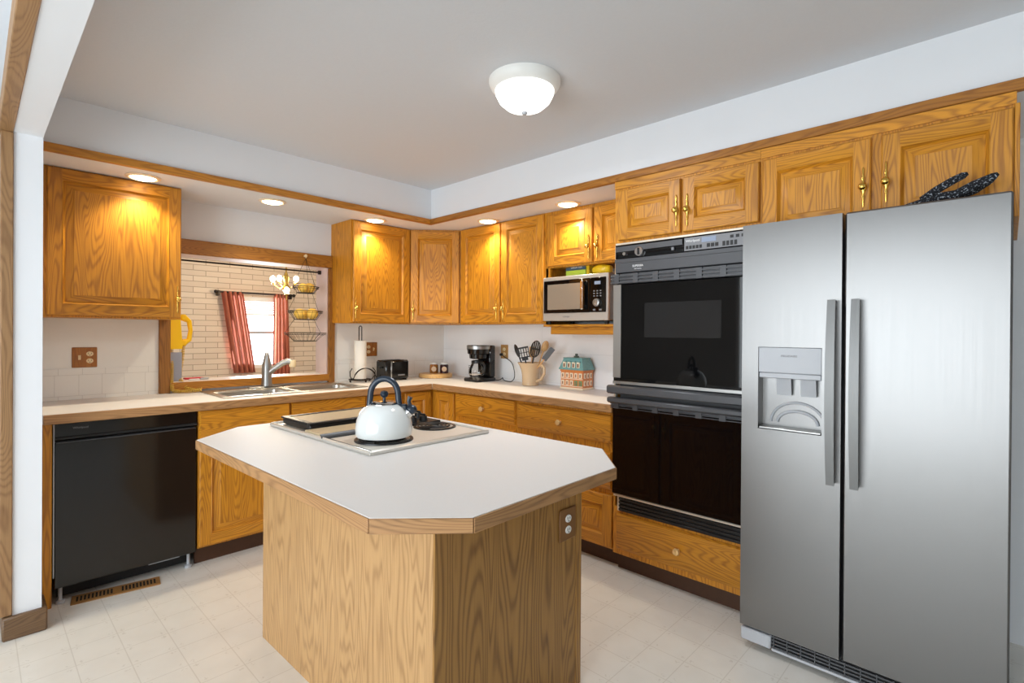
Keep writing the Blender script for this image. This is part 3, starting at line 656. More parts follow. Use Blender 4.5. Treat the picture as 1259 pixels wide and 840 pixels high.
# ------------------------------------------------------------------ cooktop
COOKS = mat('satin_cooktop_steel', L(214, 210, 202), .32, .45)
ck = thing('cooktop', 'stainless downdraft electric cooktop with coil burners and griddle on the island', 'cooktop', (-1.8506, -2.1096, IZ), ROT)
X0, X1, Y0, Y1 = -.286, .286, -.15, .672
MB().box(X0, X1, Y0, Y1, .0005, .010, 0, .003).box(X0, X1, Y0, Y0+.012, .0005, .017, 0, .005).box(X0, X0+.012, Y0, Y1, .0005, .017, 0, .005).box(X1-.012, X1, Y0, Y1, .0005, .017, 0, .005).box(X0, X1, Y1-.012, Y1, .0005, .017, 0, .005).build('frame', COOKS, ck)
WENAM = mat('burner_pan_white', L(226, 222, 214), .3)
MB().box(X0+.022, X1-.02, Y0+.022, .165, .010, .0125, 0, .001).build('burner_pan', mat('pale_burner_pan', L(224, 218, 206), .3, .1), ck)
MB().box(X0+.018, X1-.016, Y0+.018, Y0+.022, .010, .013).box(X0+.018, X0+.022, Y0+.022, .165, .010, .013).build('pan_gap', BLACK, ck)
def coil(x, y, r):
    b = MB(); pts = []; n = 120; turns = 3.6
    for i in range(n+1):
        a = 2*PI*turns*i/n; rr = .02+(r-.02)*i/n; pts.append((x+rr*math.cos(a), y+rr*math.sin(a), .0195))
    b.tube(pts, .0037, 6)
    e = b.build('coil_burner', COIL, ck)
    MB().lathe([(r+.014, .0125), (r+.013, .0155), (r+.002, .0155), (r-.01, .0135), (.02, .0132)], (x, y, 0), 'z', 36).build('drip_bowl', COOKS, e)
    MB().lathe([(r+.016, .0126), (r+.015, .0175), (r+.004, .0175), (r+.002, .0126)], (x, y, 0), 'z', 36, cap=False).build('burner_ring', BLACK, e)
coil(-.129, .004, .095); coil(.178, .08, .076)
MB().extr([(.185, .010), (.2, .024), (.345, .024), (.36, .010)], 'x', X0+.01, -.02).build('vent_grille', [TAN], ck, label='tan downdraft vent strip')
MB().extr([(.18, .010), (.186, .012), (.2, .0265), (.205, .0265), (.19, .010)], 'x', X0+.0, -.02).build('vent_lip', BLACK, ck)
pn = MB(); pn.extr([(.158, .010), (.162, .021), (.336, .021), (.342, .010)], 'x', -.01, X1-.01); pn = pn.build('control_strip', BLACK, ck)
for x, y in ((.15, .2), (.212, .205), (.185, .29), (.25, .292)): MB().lathe([(.021, .021), (.018, .031), (.017, .043), (.012, .045)], (x, y, 0), 'z', 16).box(x-.003, x+.003, y-.016, y+.016, .043, .053, 0, .002).build('burner_knob', [BLACK], pn)
g = MB(); gx0, gx1, gy0, gy1 = -.245, .262, .368, .63
g.box(gx0, gx1, gy0, gy1, .012, .036, 0, .004); g = g.build('griddle', BLACK, ck)
b = MB(); b.box(gx0-.006, gx1+.006, gy0-.006, gy0+.02, .036, .044, 0, .002).box(gx0-.006, gx1+.006, gy1-.02, gy1+.006, .036, .044, 0, .002).box(gx0-.006, gx0+.02, gy0+.02, gy1-.02, .036, .044, 0, .002).box(gx1-.02, gx1+.006, gy0+.02, gy1-.02, .036, .044, 0, .002)
b.build('griddle_rim', BLACK, g); MB().box(gx0+.02, gx1-.02, gy0+.02, gy1-.02, .036, .041).build('griddle_plate', TAN, g, label='tan griddle plate')

# ------------------------------------------------------------------ kettle
kz = IZ+.0258
kx, ky = -1.8506-.129, -2.1096+.0017
kt = thing('tea_kettle', 'white enamel whistling kettle with blue-black handle on the cooktop', 'kettle', (kx, ky, kz), math.atan2(-.72191, .69195))
MB().lathe([(.09, 0), (.102, .004), (.106, .012), (.107, .03), (.105, .052), (.099, .075), (.089, .095), (.075, .111), (.06, .12), (.05, .1235)], n=40).build('body', ENAMEL, kt)
ld = MB().lathe([(.051, .1225), (.051, .126), (.04, .132), (.02, .136), (.008, .137)], n=30).build('lid', CHROME, kt)
MB().lathe([(.006, .136), (.006, .148), (.013, .153), (.016, .162), (.012, .172), (.004, .175)], n=16).build('lid_knob', NAVY, ld)
pts = []
for i in range(17):
    a = PI*i/16; pts.append((-.053*math.cos(a), 0, .158+.062*math.sin(a)))
pts = [(-.058, 0, .105), (-.055, 0, .135)]+pts[1:-1]+[(.055, 0, .135), (.058, 0, .105)]
MB().tube(pts, [.0098]*len(pts), 10, fl=1.2).build('handle', NAVY, kt)
s = MB().tube([(.068, 0, .07), (.09, 0, .088), (.1, 0, .096)], [.023, .02, .019], 14).build('spout', CHROME, kt)
MB().ball((.104, 0, .103), (.022, .021, .019)).box(.055, .09, -.013, .013, .1, .124, 0, .006).build('whistle', NAVY, s); MB().tube([(.098, 0, .118), (.094, 0, .136), (.1, 0, .152)], [.008, .008, .01], 8).build('whistle_lever', NAVY, s)

# ------------------------------------------------------------------ pass-through: phone, basket, rod, sill clutter
ph = thing('wall_telephone', 'yellow corded wall telephone on the left jamb of the pass-through', 'telephone', (OX0+.004, .06, 1.19))
b = MB(); b.extr([(0, 0), (.07, .0), (.075, .02), (.062, .2), (0, .2)], 'y', -.045, .045); b.build('body', YELLOW, ph)
b = MB().tube([(.095, 0, .045), (.122, 0, .06), (.13, 0, .12), (.122, 0, .18), (.095, 0, .2)], [.022, .016, .013, .016, .022], 12)
b.box(.07, .105, -.022, .022, .018, .06, 0, .008).box(.07, .105, -.022, .022, .185, .225, 0, .008); b.build('handset', YELLOW, ph)
def helix(path, r, turns, wr, n):
    P = [Vector(p) for p in path]; seg = [(P[i+1]-P[i]).length for i in range(len(P)-1)]; T = sum(seg); out = []
    for i in range(n+1):
        s = T*i/n; k = 0
        while k < len(seg)-1 and s > seg[k]: s -= seg[k]; k += 1
        p = P[k].lerp(P[k+1], min(1, s/seg[k])); t = (P[k+1]-P[k]).normalized(); u = t.cross(Vector((0, 1, 0)));
        if u.length < .1: u = t.cross(Vector((0, 0, 1)))
        u.normalize(); v = t.cross(u); a = 2*PI*turns*i/n; out.append(p+(u*math.cos(a)+v*math.sin(a))*r)
    return out
path = [(.09, -.01, .02), (.085, -.03, -.06), (.06, -.06, -.16), (.03, -.1, -.25), (.04, -.135, -.267), (.09, -.14, -.267), (.14, -.15, -.267)]
c_ = MB().tube(helix([(.02, -.02, 0), (.016, -.04, -.1), (.008, -.07, -.2), (.004, -.11, -.258), (.04, -.14, -.264), (.1, -.15, -.264), (.155, -.15, -.262)], .009, 44, .002, 440), .0032, 5)
c_.tube(helix([(.09, -.005, .02), (.075, -.02, -.1), (.06, -.03, -.19), (.085, -.1, -.25), (.12, -.14, -.262), (.155, -.155, -.256)], .009, 34, .002, 340), .0032, 5)
c_.build('coiled_cord', mat('ochre_cord', L(206, 166, 66), .5), ph, label='ochre coiled cord')
tag(MB().box(OX0+.004, OX0+.075, .015, .022, .984, 1.17, 0, .003).build('grey_note_board', mat('blue_grey_board', L(150, 152, 164), .6)), 'small blue-grey board standing on the sill below the yellow telephone', 'board')
tag(MB().box(-2.09, -1.98, .12, .17, .983, .993, 0, .002).build('red_booklet', RED), 'thin red booklet lying on the pass-through sill', 'booklet')
for i, (x, y, s_) in enumerate(((-2.05, .07, .03), (-1.985, .085, .024))):
    tag(MB().box(x-s_, x+s_, y-.012, y+.012, .983, .990+.003*i, 0, .003).build('folded_paper', [WHITEP, LGREY][i]), ['white folded paper in front of the red booklet on the sill', 'grey folded paper beside the white one on the sill'][i], 'paper')
tag(MB().tube([(OX0+.004, .1, 1.775), (OX1-.013, .1, 1.775)], .006, 8).box(OX0+.004, OX0+.03, .09, .11, 1.76, 1.79, 0, .003).box(OX1-.035, OX1-.013, .09, .11, 1.76, 1.79, 0, .003).build('tension_rod', IRON), 'dark thin rod across the top of the pass-through', 'rod')
hx, hy = -1.353, -.05
hk = tag(MB().lathe([(.008, 0), (.006, -.01), (.009, -.016), (.012, -.024), (.007, -.03)], (hx, -.03, 1.872), 'y', 12).tube([(hx, -.052, 1.875), (hx, -.056, 1.862), (hx, -.05, 1.855)], .003, 6).build('hook_knob', IVORY), 'small cream knob hook on the pass-through header', 'hook')
bk = thing('hanging_basket', 'three-tier dark wire fruit basket hanging in the pass-through', 'basket', (hx, hy, 1.855))
tiers = [(-.215, .093, .062, -.045), (-.395, .122, .08, -.062), (-.558, .145, .082, -.058)]
for k, (dz, r, rb, dep) in enumerate(tiers):
    b = MB(); n = 32
    for rr, z, wr in ((r, dz, .0028), (r*.995, dz-.012, .0016), (rb, dz+dep, .0024)): b.tube([(rr*math.cos(2*PI*i/n), rr*math.sin(2*PI*i/n), z) for i in range(n)], wr, 6, closed=True)
    for i in range(20):
        a = 2*PI*i/20; b.tube([(r*math.cos(a), r*math.sin(a), dz), ((r*.4+rb*.6)*math.cos(a), (r*.4+rb*.6)*math.sin(a), dz+dep*.55), (rb*math.cos(a), rb*math.sin(a), dz+dep)], .0012, 5)
    for i in range(-4, 5):
        q = i/4.5*rb; h = math.sqrt(max(rb*rb-q*q, 0)); b.tube([(q, -h, dz+dep), (q, h, dz+dep)], .0012, 5)
    b.build('wire_bowl', IRON, bk)
b = MB()
for i in range(3):
    a = 2*PI*i/3+.9
    c0, s0 = math.cos(a), math.sin(a)
    b.tube([(0, 0, 0), (tiers[0][1]*c0, tiers[0][1]*s0, tiers[0][0])], .0014, 5)
    b.tube([(tiers[0][2]*c0, tiers[0][2]*s0, tiers[0][0]+tiers[0][3]), (tiers[1][1]*c0, tiers[1][1]*s0, tiers[1][0])], .0014, 5)
    b.tube([(tiers[1][2]*c0, tiers[1][2]*s0, tiers[1][0]+tiers[1][3]), (tiers[2][1]*c0, tiers[2][1]*s0, tiers[2][0])], .0014, 5)
b.build('chain', IRON, bk)
FR = [(0, -.028, -.018, .037), (0, .034, .012, .041), (1, -.048, -.01, .042), (1, .036, -.03, .044), (1, .015, .05, .04)]
FL = ['left yellow fruit in the top tier of the hanging basket', 'right, larger yellow fruit in the top tier of the hanging basket', 'leftmost yellow fruit in the middle basket tier', 'right front yellow fruit in the middle basket tier', 'rear yellow fruit in the middle basket tier']
for (k, x, y, r), lb in zip(FR, FL):
    z = 1.855+tiers[k][0]+tiers[k][3]+r*.93+.002
    tag(MB().ball((0, 0, 0), (r, r, r*.93)).build('yellow_fruit', LEMON, None, (hx+x, hy+y, z)), lb, 'fruit', 'fruit in the hanging basket')

# ------------------------------------------------------------------ dining room: curtains, chandelier
def curtain(label, x0t, x1t, x0b, x1b, zt, zb):
    b = MB(); nx, nz = 60, 14; vs = []; fs = []
    for j in range(nz+1):
        t = j/nz; z = zt+(zb-zt)*t
        for i in range(nx+1):
            u = i/nx; x = (x0t+(x1t-x0t)*u)*(1-t)+(x0b+(x1b-x0b)*u)*t
            vs.append((x, 2.62+.03*math.sin(u*PI*9)*(1-.3*t), z))
    for j in range(nz):
        for i in range(nx): a = j*(nx+1)+i; fs.append((a, a+1, a+nx+2, a+nx+1))
    b.add(vs, fs, 0, True); o = b.build('curtain', CURT); md = o.modifiers.new('thickness', 'SOLIDIFY'); md.thickness = .006
    return tag(o, label, 'curtain', 'coral curtains')
curtain('left coral curtain, slanting right toward its foot, beside the dining window', -1.12, -.88, -.98, -.74, 1.76, .82)
curtain('right coral curtain hanging straight beside the dining window', -.53, -.36, -.54, -.33, 1.76, .76)
tag(MB().tube([(-1.16, 2.62, 1.755), (-.3, 2.62, 1.755)], .011, 10).box(-1.15, -1.13, 2.61, 2.7, 1.71, 1.77, 0, .004).box(-.335, -.315, 2.61, 2.7, 1.71, 1.77, 0, .004).ball((-1.17, 2.62, 1.755), .02).ball((-.29, 2.62, 1.755), .02).build('curtain_rod', IRON), 'dark curtain rod with brackets on the brick wall', 'rod')
chx, chy = -.81, 1.6
ch = thing('chandelier', 'lit brass chandelier hanging in the dining room beyond the pass-through', 'chandelier', (chx, chy, 1.86))
MB().tube([(0, 0, -.1), (0, 0, .557)], .008, 8).lathe([(.012, -.16), (.035, -.12), (.02, -.06), (.03, 0), (.012, .06)], n=14).lathe([(.06, .54), (.05, .557)], n=18).build('stem', BRASS, ch)
for k, (x, y, z) in enumerate(((-.139, -.01, -.016), (-.057, .03, 0), (.104, 0, .003), (-.006, -.03, -.124))):
    a = MB().tube([(0, 0, -.06), (x*.5, y*.5, z-.1), (x, y, z-.05)], .006, 8).lathe([(.02, -.05), (.026, -.04), (.012, -.03)], (x, y, z), n=12).build('arm', BRASS, ch)
    MB().ball((x, y, z), (.026, .026, .032)).build('bulb', BULB, a)
lamp('chandelier_light', 'POINT', (chx, chy, 1.78), 26, (1, .82, .58), None, .15)

# ------------------------------------------------------------------ ceiling lights
dm = thing('ceiling_light', 'round white flush-mount ceiling light with lit frosted dome', 'ceiling light', (-1.392, -2.288, ZC))
MB().lathe([(.158, 0), (.158, -.012), (.15, -.03), (.135, -.045), (.128, -.046)], n=40).build('pan', WHITEP, dm)
MB().lathe([(.13, -.044), (.128, -.06), (.113, -.09), (.085, -.115), (.045, -.132), (.012, -.136)], n=40).build('glass_dome', DOME, dm)
MB().lathe([(.012, -.135), (.014, -.14), (.01, -.148), (.004, -.15)], n=14).build('finial', LGREY, dm)
dl = lamp('dome_light', 'AREA', (0, 0, -.155), 8, (.93, .96, 1), dm); dl.data.shape = 'DISK'; dl.data.size = .24
CAN = [(-2.431, -.43, 'above the left wall cabinet'), (-1.74, -.416, 'above the sink and pass-through'), (-.997, -.42, 'left of the room corner'), (-.413, -1.026, 'above the two-door wall cabinet right of the corner'), (-.418, -1.777, 'above the microwave cabinet')]
for x, y, t in CAN:
    c = thing('recessed_light', 'lit recessed spotlight in the soffit '+t, 'recessed light', (x, y, ZS), 0, 'recessed soffit lights')
    MB().lathe([(.062, -.0005), (.078, -.0005), (.082, -.006), (.066, -.012), (.06, -.008)], n=32, cap=False).build('trim_ring', mat('can_ring', L(232, 214, 186), .4), c)
    MB().lathe([(.062, -.003), (.055, -.012), (.035, -.018), (.01, -.02)], n=28).build('bulb', CANB, c)
    s = lamp('can_spot', 'SPOT', (0, 0, -.03), 18, (1, .86, .64), c, .04, math.radians(125), .7)

# ------------------------------------------------------------------ counter items
tw = thing('paper_towel_holder', 'dark wire stand with a white paper towel roll by the pass-through', 'paper towel', (-.945, -.13, .9145))
b = MB(); b.tube([(-.012, 0, .03), (-.012, 0, .43), (-.006, 0, .44), (.006, 0, .44), (.012, 0, .43), (.012, 0, .03)], .004, 8)
n = 28
b.tube([(.085*math.cos(2*PI*i/n), .085*math.sin(2*PI*i/n), .018) for i in range(n)], .004, 8, closed=True)
b.tube([(-.085, 0, .018), (.085, 0, .018)], .004, 8).tube([(0, -.085, .018), (0, .085, .018)], .004, 8)
for a in (0, PI/2, PI, 3*PI/2): b.ball((.085*math.cos(a), .085*math.sin(a), .008), .008)
b.build('wire_stand', IRON, tw)
b = MB()
for sgn in (-1, 1):
    pts = [(sgn*(.105 if t < .2 else .105)*math.cos(.2+t*2.4)*1.0, -.075, .02+.09*math.sin(t*PI*.85)) for t in [i/14 for i in range(15)]]
    b.tube(pts, .0035, 7)
    b.tube([(sgn*.085, -.03, .018), (sgn*.108, -.04, .05), (sgn*.11, -.04, .085), (sgn*.09, -.035, .11)], .0035, 7)
b.build('scroll', IRON, tw)
MB().lathe([(.016, .024), (.047, .024), (.047, .325), (.016, .325)], n=32).build('paper_roll', PAPER, tw)

ts = thing('toaster', 'black two-slice toaster on the back counter', 'toaster', (-.672, -.17, .9145), .05); ts.scale = (.87, .9, 1)
MB().box(-.132, .132, -.08, .08, .01, .165, 0, .014).build('body', BLKGLOSS, ts)
b = MB()
for y in (-.03, .03): b.box(-.1, .1, y-.013, y+.013, .1645, .1662)
b.build('slot', RUBBER, ts); MB().box(-.08, -.068, -.083, -.079, .02, .158, 0, .001).build('chrome_strip', CHROME, ts)
MB().box(-.15, -.13, -.02, .02, .1, .115, 0, .004).build('lever', BLACK, ts)
MB().box(.0, .08, -.0825, -.08, .038, .05, 0, .001).build('crumb_tray_pull', GREYT, ts)
for x in (-.1, .1): MB().box(x-.015, x+.015, -.06, .06, 0, .012).build('foot', RUBBER, ts)
MB().tube([(-.13, .04, .02), (-.15, .04, .03), (-.163, .045, .045), (-.16, .06, .012), (-.14, .09, .005)], .004, 6).build('cord', RUBBER, ts)

bd = thing('serving_board', 'round pale wooden board holding two spice jars in the counter corner', 'board', (-.243, -.19, .9145))
MB().lathe([(.14, .0), (.145, .004), (.145, .03), (.141, .034)], n=40).build('disc', BAMB, bd); 
for x, mt, lb in ((-.012, AMBER, 'amber spice jar, left one on the round wooden board'), (.052, PLUM, 'dark plum spice jar, right one on the round wooden board')):
    j = thing('spice_jar', lb, 'jar', (-.243+x+.01, -.19-x+.01, .9488))
    MB().lathe([(.034, 0), (.037, .003), (.037, .07), (.03, .078)], n=24).build('glass', mt, j)
    MB().lathe([(.03, .078), (.031, .08), (.031, .092), (.028, .094)], n=24).build('lid', WHITEP, j)
    a = math.atan2(-3.5, -2.8); MB().lathe([(.022, 0), (.022, -.002)], (0, 0, 0), 'y', 20).build('label', LABELM, j, (.0385*math.cos(a), .0385*math.sin(a), .038), (0, 0, a+PI/2))

cm = thing('coffee_maker', 'black drip coffee maker with glass carafe on the right counter', 'coffee maker', (-.196, -.728, .9145), R90); cm.scale = (.9, .9, .97)
MB().box(-.092, .092, -.13, .1, 0, .03, 0, .008).lathe([(.075, .03), (.07, .036)], (0, -.05, 0), n=28).build('base', BLACK, cm)
MB().box(-.085, .085, .03, .1, .03, .3, 0, .01).build('tower', BLKGLOSS, cm)
MB().lathe([(.07, .188), (.08, .192), (.084, .225), (.098, .232), (.105, .29), (.106, .298), (.1, .302)], (0, -.035, 0), n=32).build('brew_head', BLKGLOSS, cm)
MB().lathe([(.1062, .27), (.1072, .296)], (0, -.035, 0), n=32, cap=False).build('steel_band', STEELD, cm)
cf = MB().lathe([(.05, .037), (.066, .042), (.074, .065), (.072, .1), (.058, .135), (.048, .15)], (0, -.05, 0), n=32, cap=False).build('carafe', CARAFE, cm)
MB().lathe([(.05, .15), (.052, .152), (.052, .172), (.03, .178)], (0, -.05, 0), n=28).build('carafe_lid', BLACK, cf)
MB().lathe([(.0735, .06), (.0748, .066)], (0, -.05, 0), n=32, cap=False).build('carafe_band', CHROME, cf)
MB().tube([(.045, -.055, .16), (.085, -.06, .16), (.11, -.062, .135), (.11, -.062, .085), (.072, -.057, .06)], [.009, .01, .01, .009, .008], 10).build('carafe_handle', BLACK, cf)
b = MB()
for i in range(7): b.box(-.034, -.034+(.016 if i % 2 else .024), -.1235, -.1225, .066+i*.011, .070+i*.011)
b.build('level_marks', BLACK, cf, (0, 0, 0))
cd = [(.08, .08, .01), (.1, .12, .006), (.13, .135, .02), (.155, .12, .03), (.19, .1, .014), (.23, .11, .004), (.26, .13, .006), (.275, .15, .04), (.25, .17, .1), (.2, .185, .16), (.12, .17, .205), (.09, .17, .222), (.078, .19, .222)]
cv = MB(); 
def smooth(p, n=8):
    P = [Vector(q) for q in p]; out = []
    for i in range(len(P)-1):
        a, b_, c2, d2 = P[max(i-1, 0)], P[i], P[i+1], P[min(i+2, len(P)-1)]
        for k in range(n):
            t = k/n; out.append(.5*((2*b_)+(-a+c2)*t+(2*a-5*b_+4*c2-d2)*t*t+(-a+3*b_-3*c2+d2)*t**3))
    return out+[P[-1]]
cv.tube(smooth(cd), .0035, 7); cv.box(.064, .094, .165, .19, .21, .232, 0, .005); cv.build('power_cord', RUBBER, cm)

cr = thing('utensil_crock', 'cream glazed pitcher crock full of cooking utensils', 'crock', (-.16, -1.235, .9145))
MB().lathe([(.058, 0), (.063, .004), (.062, .04), (.064, .08), (.071, .115), (.085, .15), (.098, .168), (.1, .172), (.095, .172), (.081, .15), (.066, .11), (.057, .05), (.055, .02), (.01, .016)], n=40).build('pot', CREAM, cr)
MB().tube([(0, -.063, .035), (0, -.105, .05), (0, -.135, .095), (0, -.135, .135), (0, -.115, .158), (0, -.094, .152)], [.012, .011, .011, .011, .012, .012], 12).build('handle', CREAM, cr)
# utensils: base point inside the crock, tip outside
cx_, cy_, cz_ = -.16, -1.235, .9145
def utensil(name, label, base, tip, head, hm, stickm, hl, hw):
    b0 = Vector(base); t0 = Vector(tip); d = (t0-b0); ln_ = d.length; d.normalize()
    o = thing(name, label, 'utensil', (cx_+base[0], cy_+base[1], cz_+base[2]), 0, 'utensils in the crock')
    q = Vector((0, 0, 1)).rotation_difference(d); o.rotation_mode = 'QUATERNION'
    view = Vector((-.73, -.69, 0)); loc_v = q.inverted() @ view; spin = math.atan2(loc_v.y, loc_v.x)+PI/2
    from mathutils import Quaternion
    o.rotation_quaternion = q @ Quaternion((0, 0, 1), spin)
    MB().tube([(0, 0, 0), (0, 0, ln_-hl+.01)], [.006, .0055], 8).build('stick', stickm, o)
    b = MB(); z0 = ln_-hl
    if head == 'slot_turner':
        b.box(-hw*.6, hw*.6, -.002, .002, z0, z0+hl*.25, 0, .001).box(-hw, hw, -.002, .002, z0+hl*.88, z0+hl, 0, .001)
        for i in range(5): x = -hw+i*hw*.5; b.box(x-.0035 if i else x, x+.0035 if i < 4 else x, -.002, .002, z0+hl*.22, z0+hl*.9) if 0 < i < 4 else b.box(min(x, x+(.006 if i == 0 else -.006)), max(x, x+(.006 if i == 0 else -.006)), -.002, .002, z0+hl*.22, z0+hl*.9)
        b.box(-hw, hw, -.002, .002, z0+hl*.2, z0+hl*.28).box(-hw, hw, -.002, .002, z0+hl*.55, z0+hl*.6)
    elif head == 'slot_spoon':
        for i in range(-2, 3):
            h = math.sqrt(1-(i/2.6)**2)*hl*.5; b.tube([(i*hw*.4, .006*(2-abs(i)), z0+hl*.5-h), (i*hw*.4, .012*(2-abs(i))*.6, z0+hl*.5), (i*hw*.4, .006*(2-abs(i)), z0+hl*.5+h)], hw*.15, 6)
        b.tube([(hw*math.cos(2*PI*i/24), 0, z0+hl*.5+hl*.5*math.sin(2*PI*i/24)) for i in range(24)], .004, 6, closed=True)
        b.box(-hw*.8, hw*.8, .0, .006, z0+hl*.45, z0+hl*.55)
    elif head == 'spoon': b.ball((0, 0, z0+hl*.5), (hw, .008, hl*.52))
    elif head == 'ladle': b.ball((0, .004, z0+hl*.5), (hw*.75, .02, hl*.52))
    else: b.box(-hw, hw, -.004, .004, z0, z0+hl, 0, .004)
    b.build('head', hm, o)
utensil('serving_spoon', 'black serving spoon leaning left, leftmost in the crock', (.0, .02, .022), (.0, .165, .305), 'ladle', NYLON, NYLON, .11, .022)
utensil('slotted_turner', 'black slotted turner with square head at the left of the crock', (-.02, -.01, .022), (-.02, .062, .288), 'slot_turner', NYLON, NYLON, .105, .04)
utensil('wooden_spatula', 'pale wooden spatula in the middle of the crock', (.025, .01, .022), (.03, .01, .29), 'flat', BEECH, BEECH, .08, .022)
utensil('slotted_spoon', 'black slotted spoon standing tallest right of centre in the crock', (-.012, .01, .022), (-.02, -.082, .335), 'slot_spoon', NYLON, NYLON, .125, .034)
utensil('wooden_spoon', 'wooden spoon behind the black slotted spoon in the crock', (.03, .005, .022), (.04, -.125, .335), 'spoon', BEECH, BEECH, .085, .026)
utensil('silicone_spatula', 'grey silicone spatula leaning far right in the crock', (-.01, .035, .022), (-.01, -.225, .285), 'flat', GNYLON, BEECH, .125, .02)

cj = thing('cookie_jar', 'ceramic cookie jar shaped like a townhouse with teal roof', 'cookie jar', (-.1, -1.622, .9145), R90)
b = MB().box(-.102, .102, -.068, .068, 0, .014, 0, .003).box(-.095, .095, -.06, .06, .014, .135, 1).box(-.1, .1, -.066, .066, .125, .137, 2, .002)
b.build('house_body', [CREAMW, ORANGE, ORANGE], cj)
b = MB()
for z, hh in ((.028, .035), (.08, .036)):
    for i in range(5):
        x = -.076+i*.038; b.box(x-.013, x+.013, -.064, -.059, z, z+hh, 1 if (z < .05 and i in (3, 4)) else 0, .001).box(x-.005, x+.005, -.0655, -.063, z+.006, z+hh-.008, 2)
    for i in range(3):
        y = -.036+i*.036; b.box(.094, .099, y-.011, y+.011, z, z+hh, 0, .001).box(.0985, .1, y-.004, y+.004, z+.006, z+hh-.008, 2)
    b.box(-.096, .096, -.0625, -.06, z-.008, z-.003, 0)
b.build('window', [CREAMW, GREENG, mat('window_glaze', L(150, 110, 84), .3)], cj)
lidp = MB()
o1 = [(-.106, -.07), (.106, -.07), (.106, .07), (-.106, .07)]; o2 = [(-.08, -.05), (.08, -.05), (.08, .05), (-.08, .05)]
lidp.prism(o1, .1375, .15); lidp.add([(x*.97, y*.97, .15) for x, y in o1]+[(x, y, .215) for x, y in o2], [(0, 1, 5, 4), (1, 2, 6, 5), (2, 3, 7, 6), (3, 0, 4, 7), (4, 5, 6, 7)])
lidp.box(-.084, .084, -.054, .054, .214, .222, 0, .003)
lidp = lidp.build('roof_lid', TEAL, cj)
b = MB()
for i in range(4): x = -.06+i*.04; b.box(x-.012, x+.012, -.069, -.045, .152, .192, 0, .001).box(x-.006, x+.006, -.0705, -.068, .156, .182, 1); b.box(x-.015, x+.015, -.072, -.04, .192, .199, 2, .002)
b.build('dormer', [CREAMW, mat('dormer_dark', L(120, 84, 66), .4), TEAL], lidp)
MB().box(-.018, .01, -.014, .014, .222, .234, 0, .002).box(-.012, .004, -.008, .008, .234, .25, 0, .002).build('chimney', mat('chimney_glaze', L(96, 112, 104), .4), lidp)

# ------------------------------------------------------------------ microwave and boxes on it
mw = thing('microwave', 'stainless countertop microwave with black door on the oak shelf', 'microwave', (-.356, -1.524, 1.3685), R90)
w, z0, z1 = .527, .022, .318
MB().box(0, w, .012, .33, z0, z1, 0, .004).build('casing', STEELD, mw)
MB().box(0, w, -.004, .012, z0, z1, 0, .004).build('front_frame', mat('microwave_steel', L(196, 192, 184), .35, .5), mw)
d = MB().box(.012, .395, -.012, -.004, z0+.052, z1-.025, 0, .003).build('door', BLKGLASS, mw)
MB().box(.048, .325, -.0135, -.012, z0+.075, z1-.052).build('window', mat('microwave_screen', L(150, 138, 122), .12, .2), d)
MB().box(.338, .362, -.045, -.028, z0+.07, z1-.04, 0, .006).box(.342, .358, -.03, -.012, z0+.08, z0+.1).box(.342, .358, -.03, -.012, z1-.07, z1-.05).build('handle', CHROME, d)
p = MB().box(.397, .512, -.012, -.004, z0+.052, z1-.025, 0, .003).build('control_panel', BLKGLASS, mw)
MB().box(.43, .475, -.0135, -.012, z1-.07, z1-.05).build('display_screen', LCD, p)
MB().lathe([(.026, 0), (.024, -.014), (.014, -.016), (.012, -.014)], (.45, -.012, z0+.112), 'y', 24).build('dial', [STEELD], p)
for x, z, bw, bh in [(.422+i*.024, z0+.15+k*.016, .012, .007) for i in range(3) for k in range(3)]+[(.42+i*.046, z0+.062, .018, .01) for i in range(2)]:
    MB().box(x, x+bw, -.0135, -.012, z, z+bh).build('button', GREYT, p)
text('TOSHIBA', .014, mw, (.2, -.0045, z0+.026), FACE_Y, GREYT)
for x in (.03, w-.03):
    for y in (.03, .29): MB().lathe([(.014, 0), (.014, .022)], (x, y, 0), 'z', 12).build('foot', RUBBER, mw)
mz = 1.3685+.3185
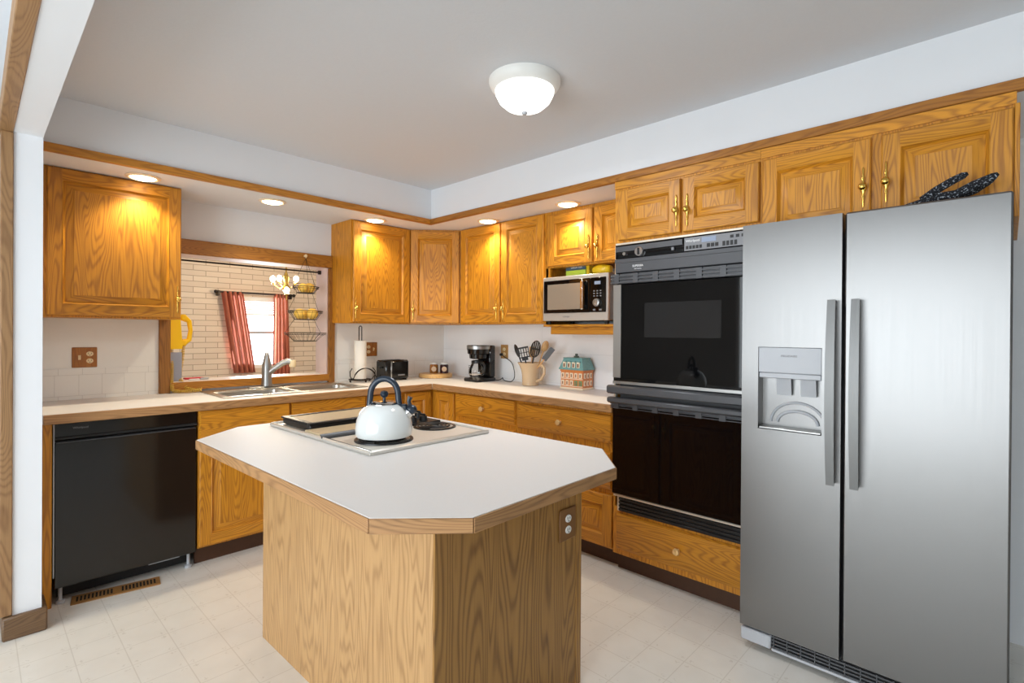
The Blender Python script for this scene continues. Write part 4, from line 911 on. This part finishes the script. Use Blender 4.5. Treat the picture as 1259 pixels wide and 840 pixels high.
tb = thing('tea_carton', 'green tea carton with dark blue band on top of the microwave', 'box', (-.25, -1.635, mz), R90)
MB().box(0, .165, 0, .07, 0, .085, 0, .001).build('carton', TEAG, tb)
MB().box(0, .165, -.0008, 0, .048, .085).build('blue_band', TEAB, tb); MB().box(.004, .161, -.0008, 0, 0, .016).build('white_band', TEAW, tb)
text('GREEN TEA', .018, tb, (.09, -.0012, .066), FACE_Y, WHITET)
tag(MB().box(-.25, -.2, -1.828, -1.806, mz, mz+.08, 0, .002).build('yellow_carton', YEL), 'narrow yellow carton right beside the green tea carton', 'box')
b = MB(); b.ball((0, 0, .036), (.04, .07, .036)); b.box(-.03, .03, -.075, -.04, .004, .06, 0, .012)
tag(b.build('yellow_pouch', YEL, None, (-.25, -1.925, mz)), 'crumpled shiny yellow pouch at the right end on the microwave', 'pouch')

# ------------------------------------------------------------------ glove on the refrigerator
gl = thing('work_glove', 'black speckled knit work glove lying on top of the refrigerator', 'glove', (-.72, -3.556, 1.7655), R90)
b = MB()
b.tube([(0, 0, .012), (.04, 0, .016), (.075, .0, .022), (.12, 0, .025)], [.012, .02, .028, .026], 12, fl=.7)
b.tube([(.05, -.01, .026), (.09, -.015, .053), (.135, -.018, .078), (.162, -.018, .09), (.174, -.018, .095)], [.013, .014, .0135, .012, .006], 10)
for y, e in ((.018, .0), (.0, .008), (-.028, .015)): b.tube([(.09, y, .024), (.145, y, .027), (.19, y, .044+e*.4), (.222+e, y, .064+e*.3), (.234+e, y, .072+e*.3)], [.016, .0155, .015, .013, .006], 10)
b.build('knit', KNIT, gl)

# ------------------------------------------------------------------ floor register
fv = thing('floor_vent', 'brown metal floor vent register in front of the dishwasher', 'vent', (-2.565, -.612, 0), -.16)
MB().box(-.178, .178, -.05, .05, 0.0005, .006, 0, .002).build('plate', mat('tan_register', L(168, 124, 72), .4, .3), fv)
b = MB()
for i in range(22):
    if i in (10, 11): continue
    x = -.155+i*.0147; b.box(x-.004, x+.004, -.028, .028, .006, .0066)
b.build('slot', RUBBER, fv)
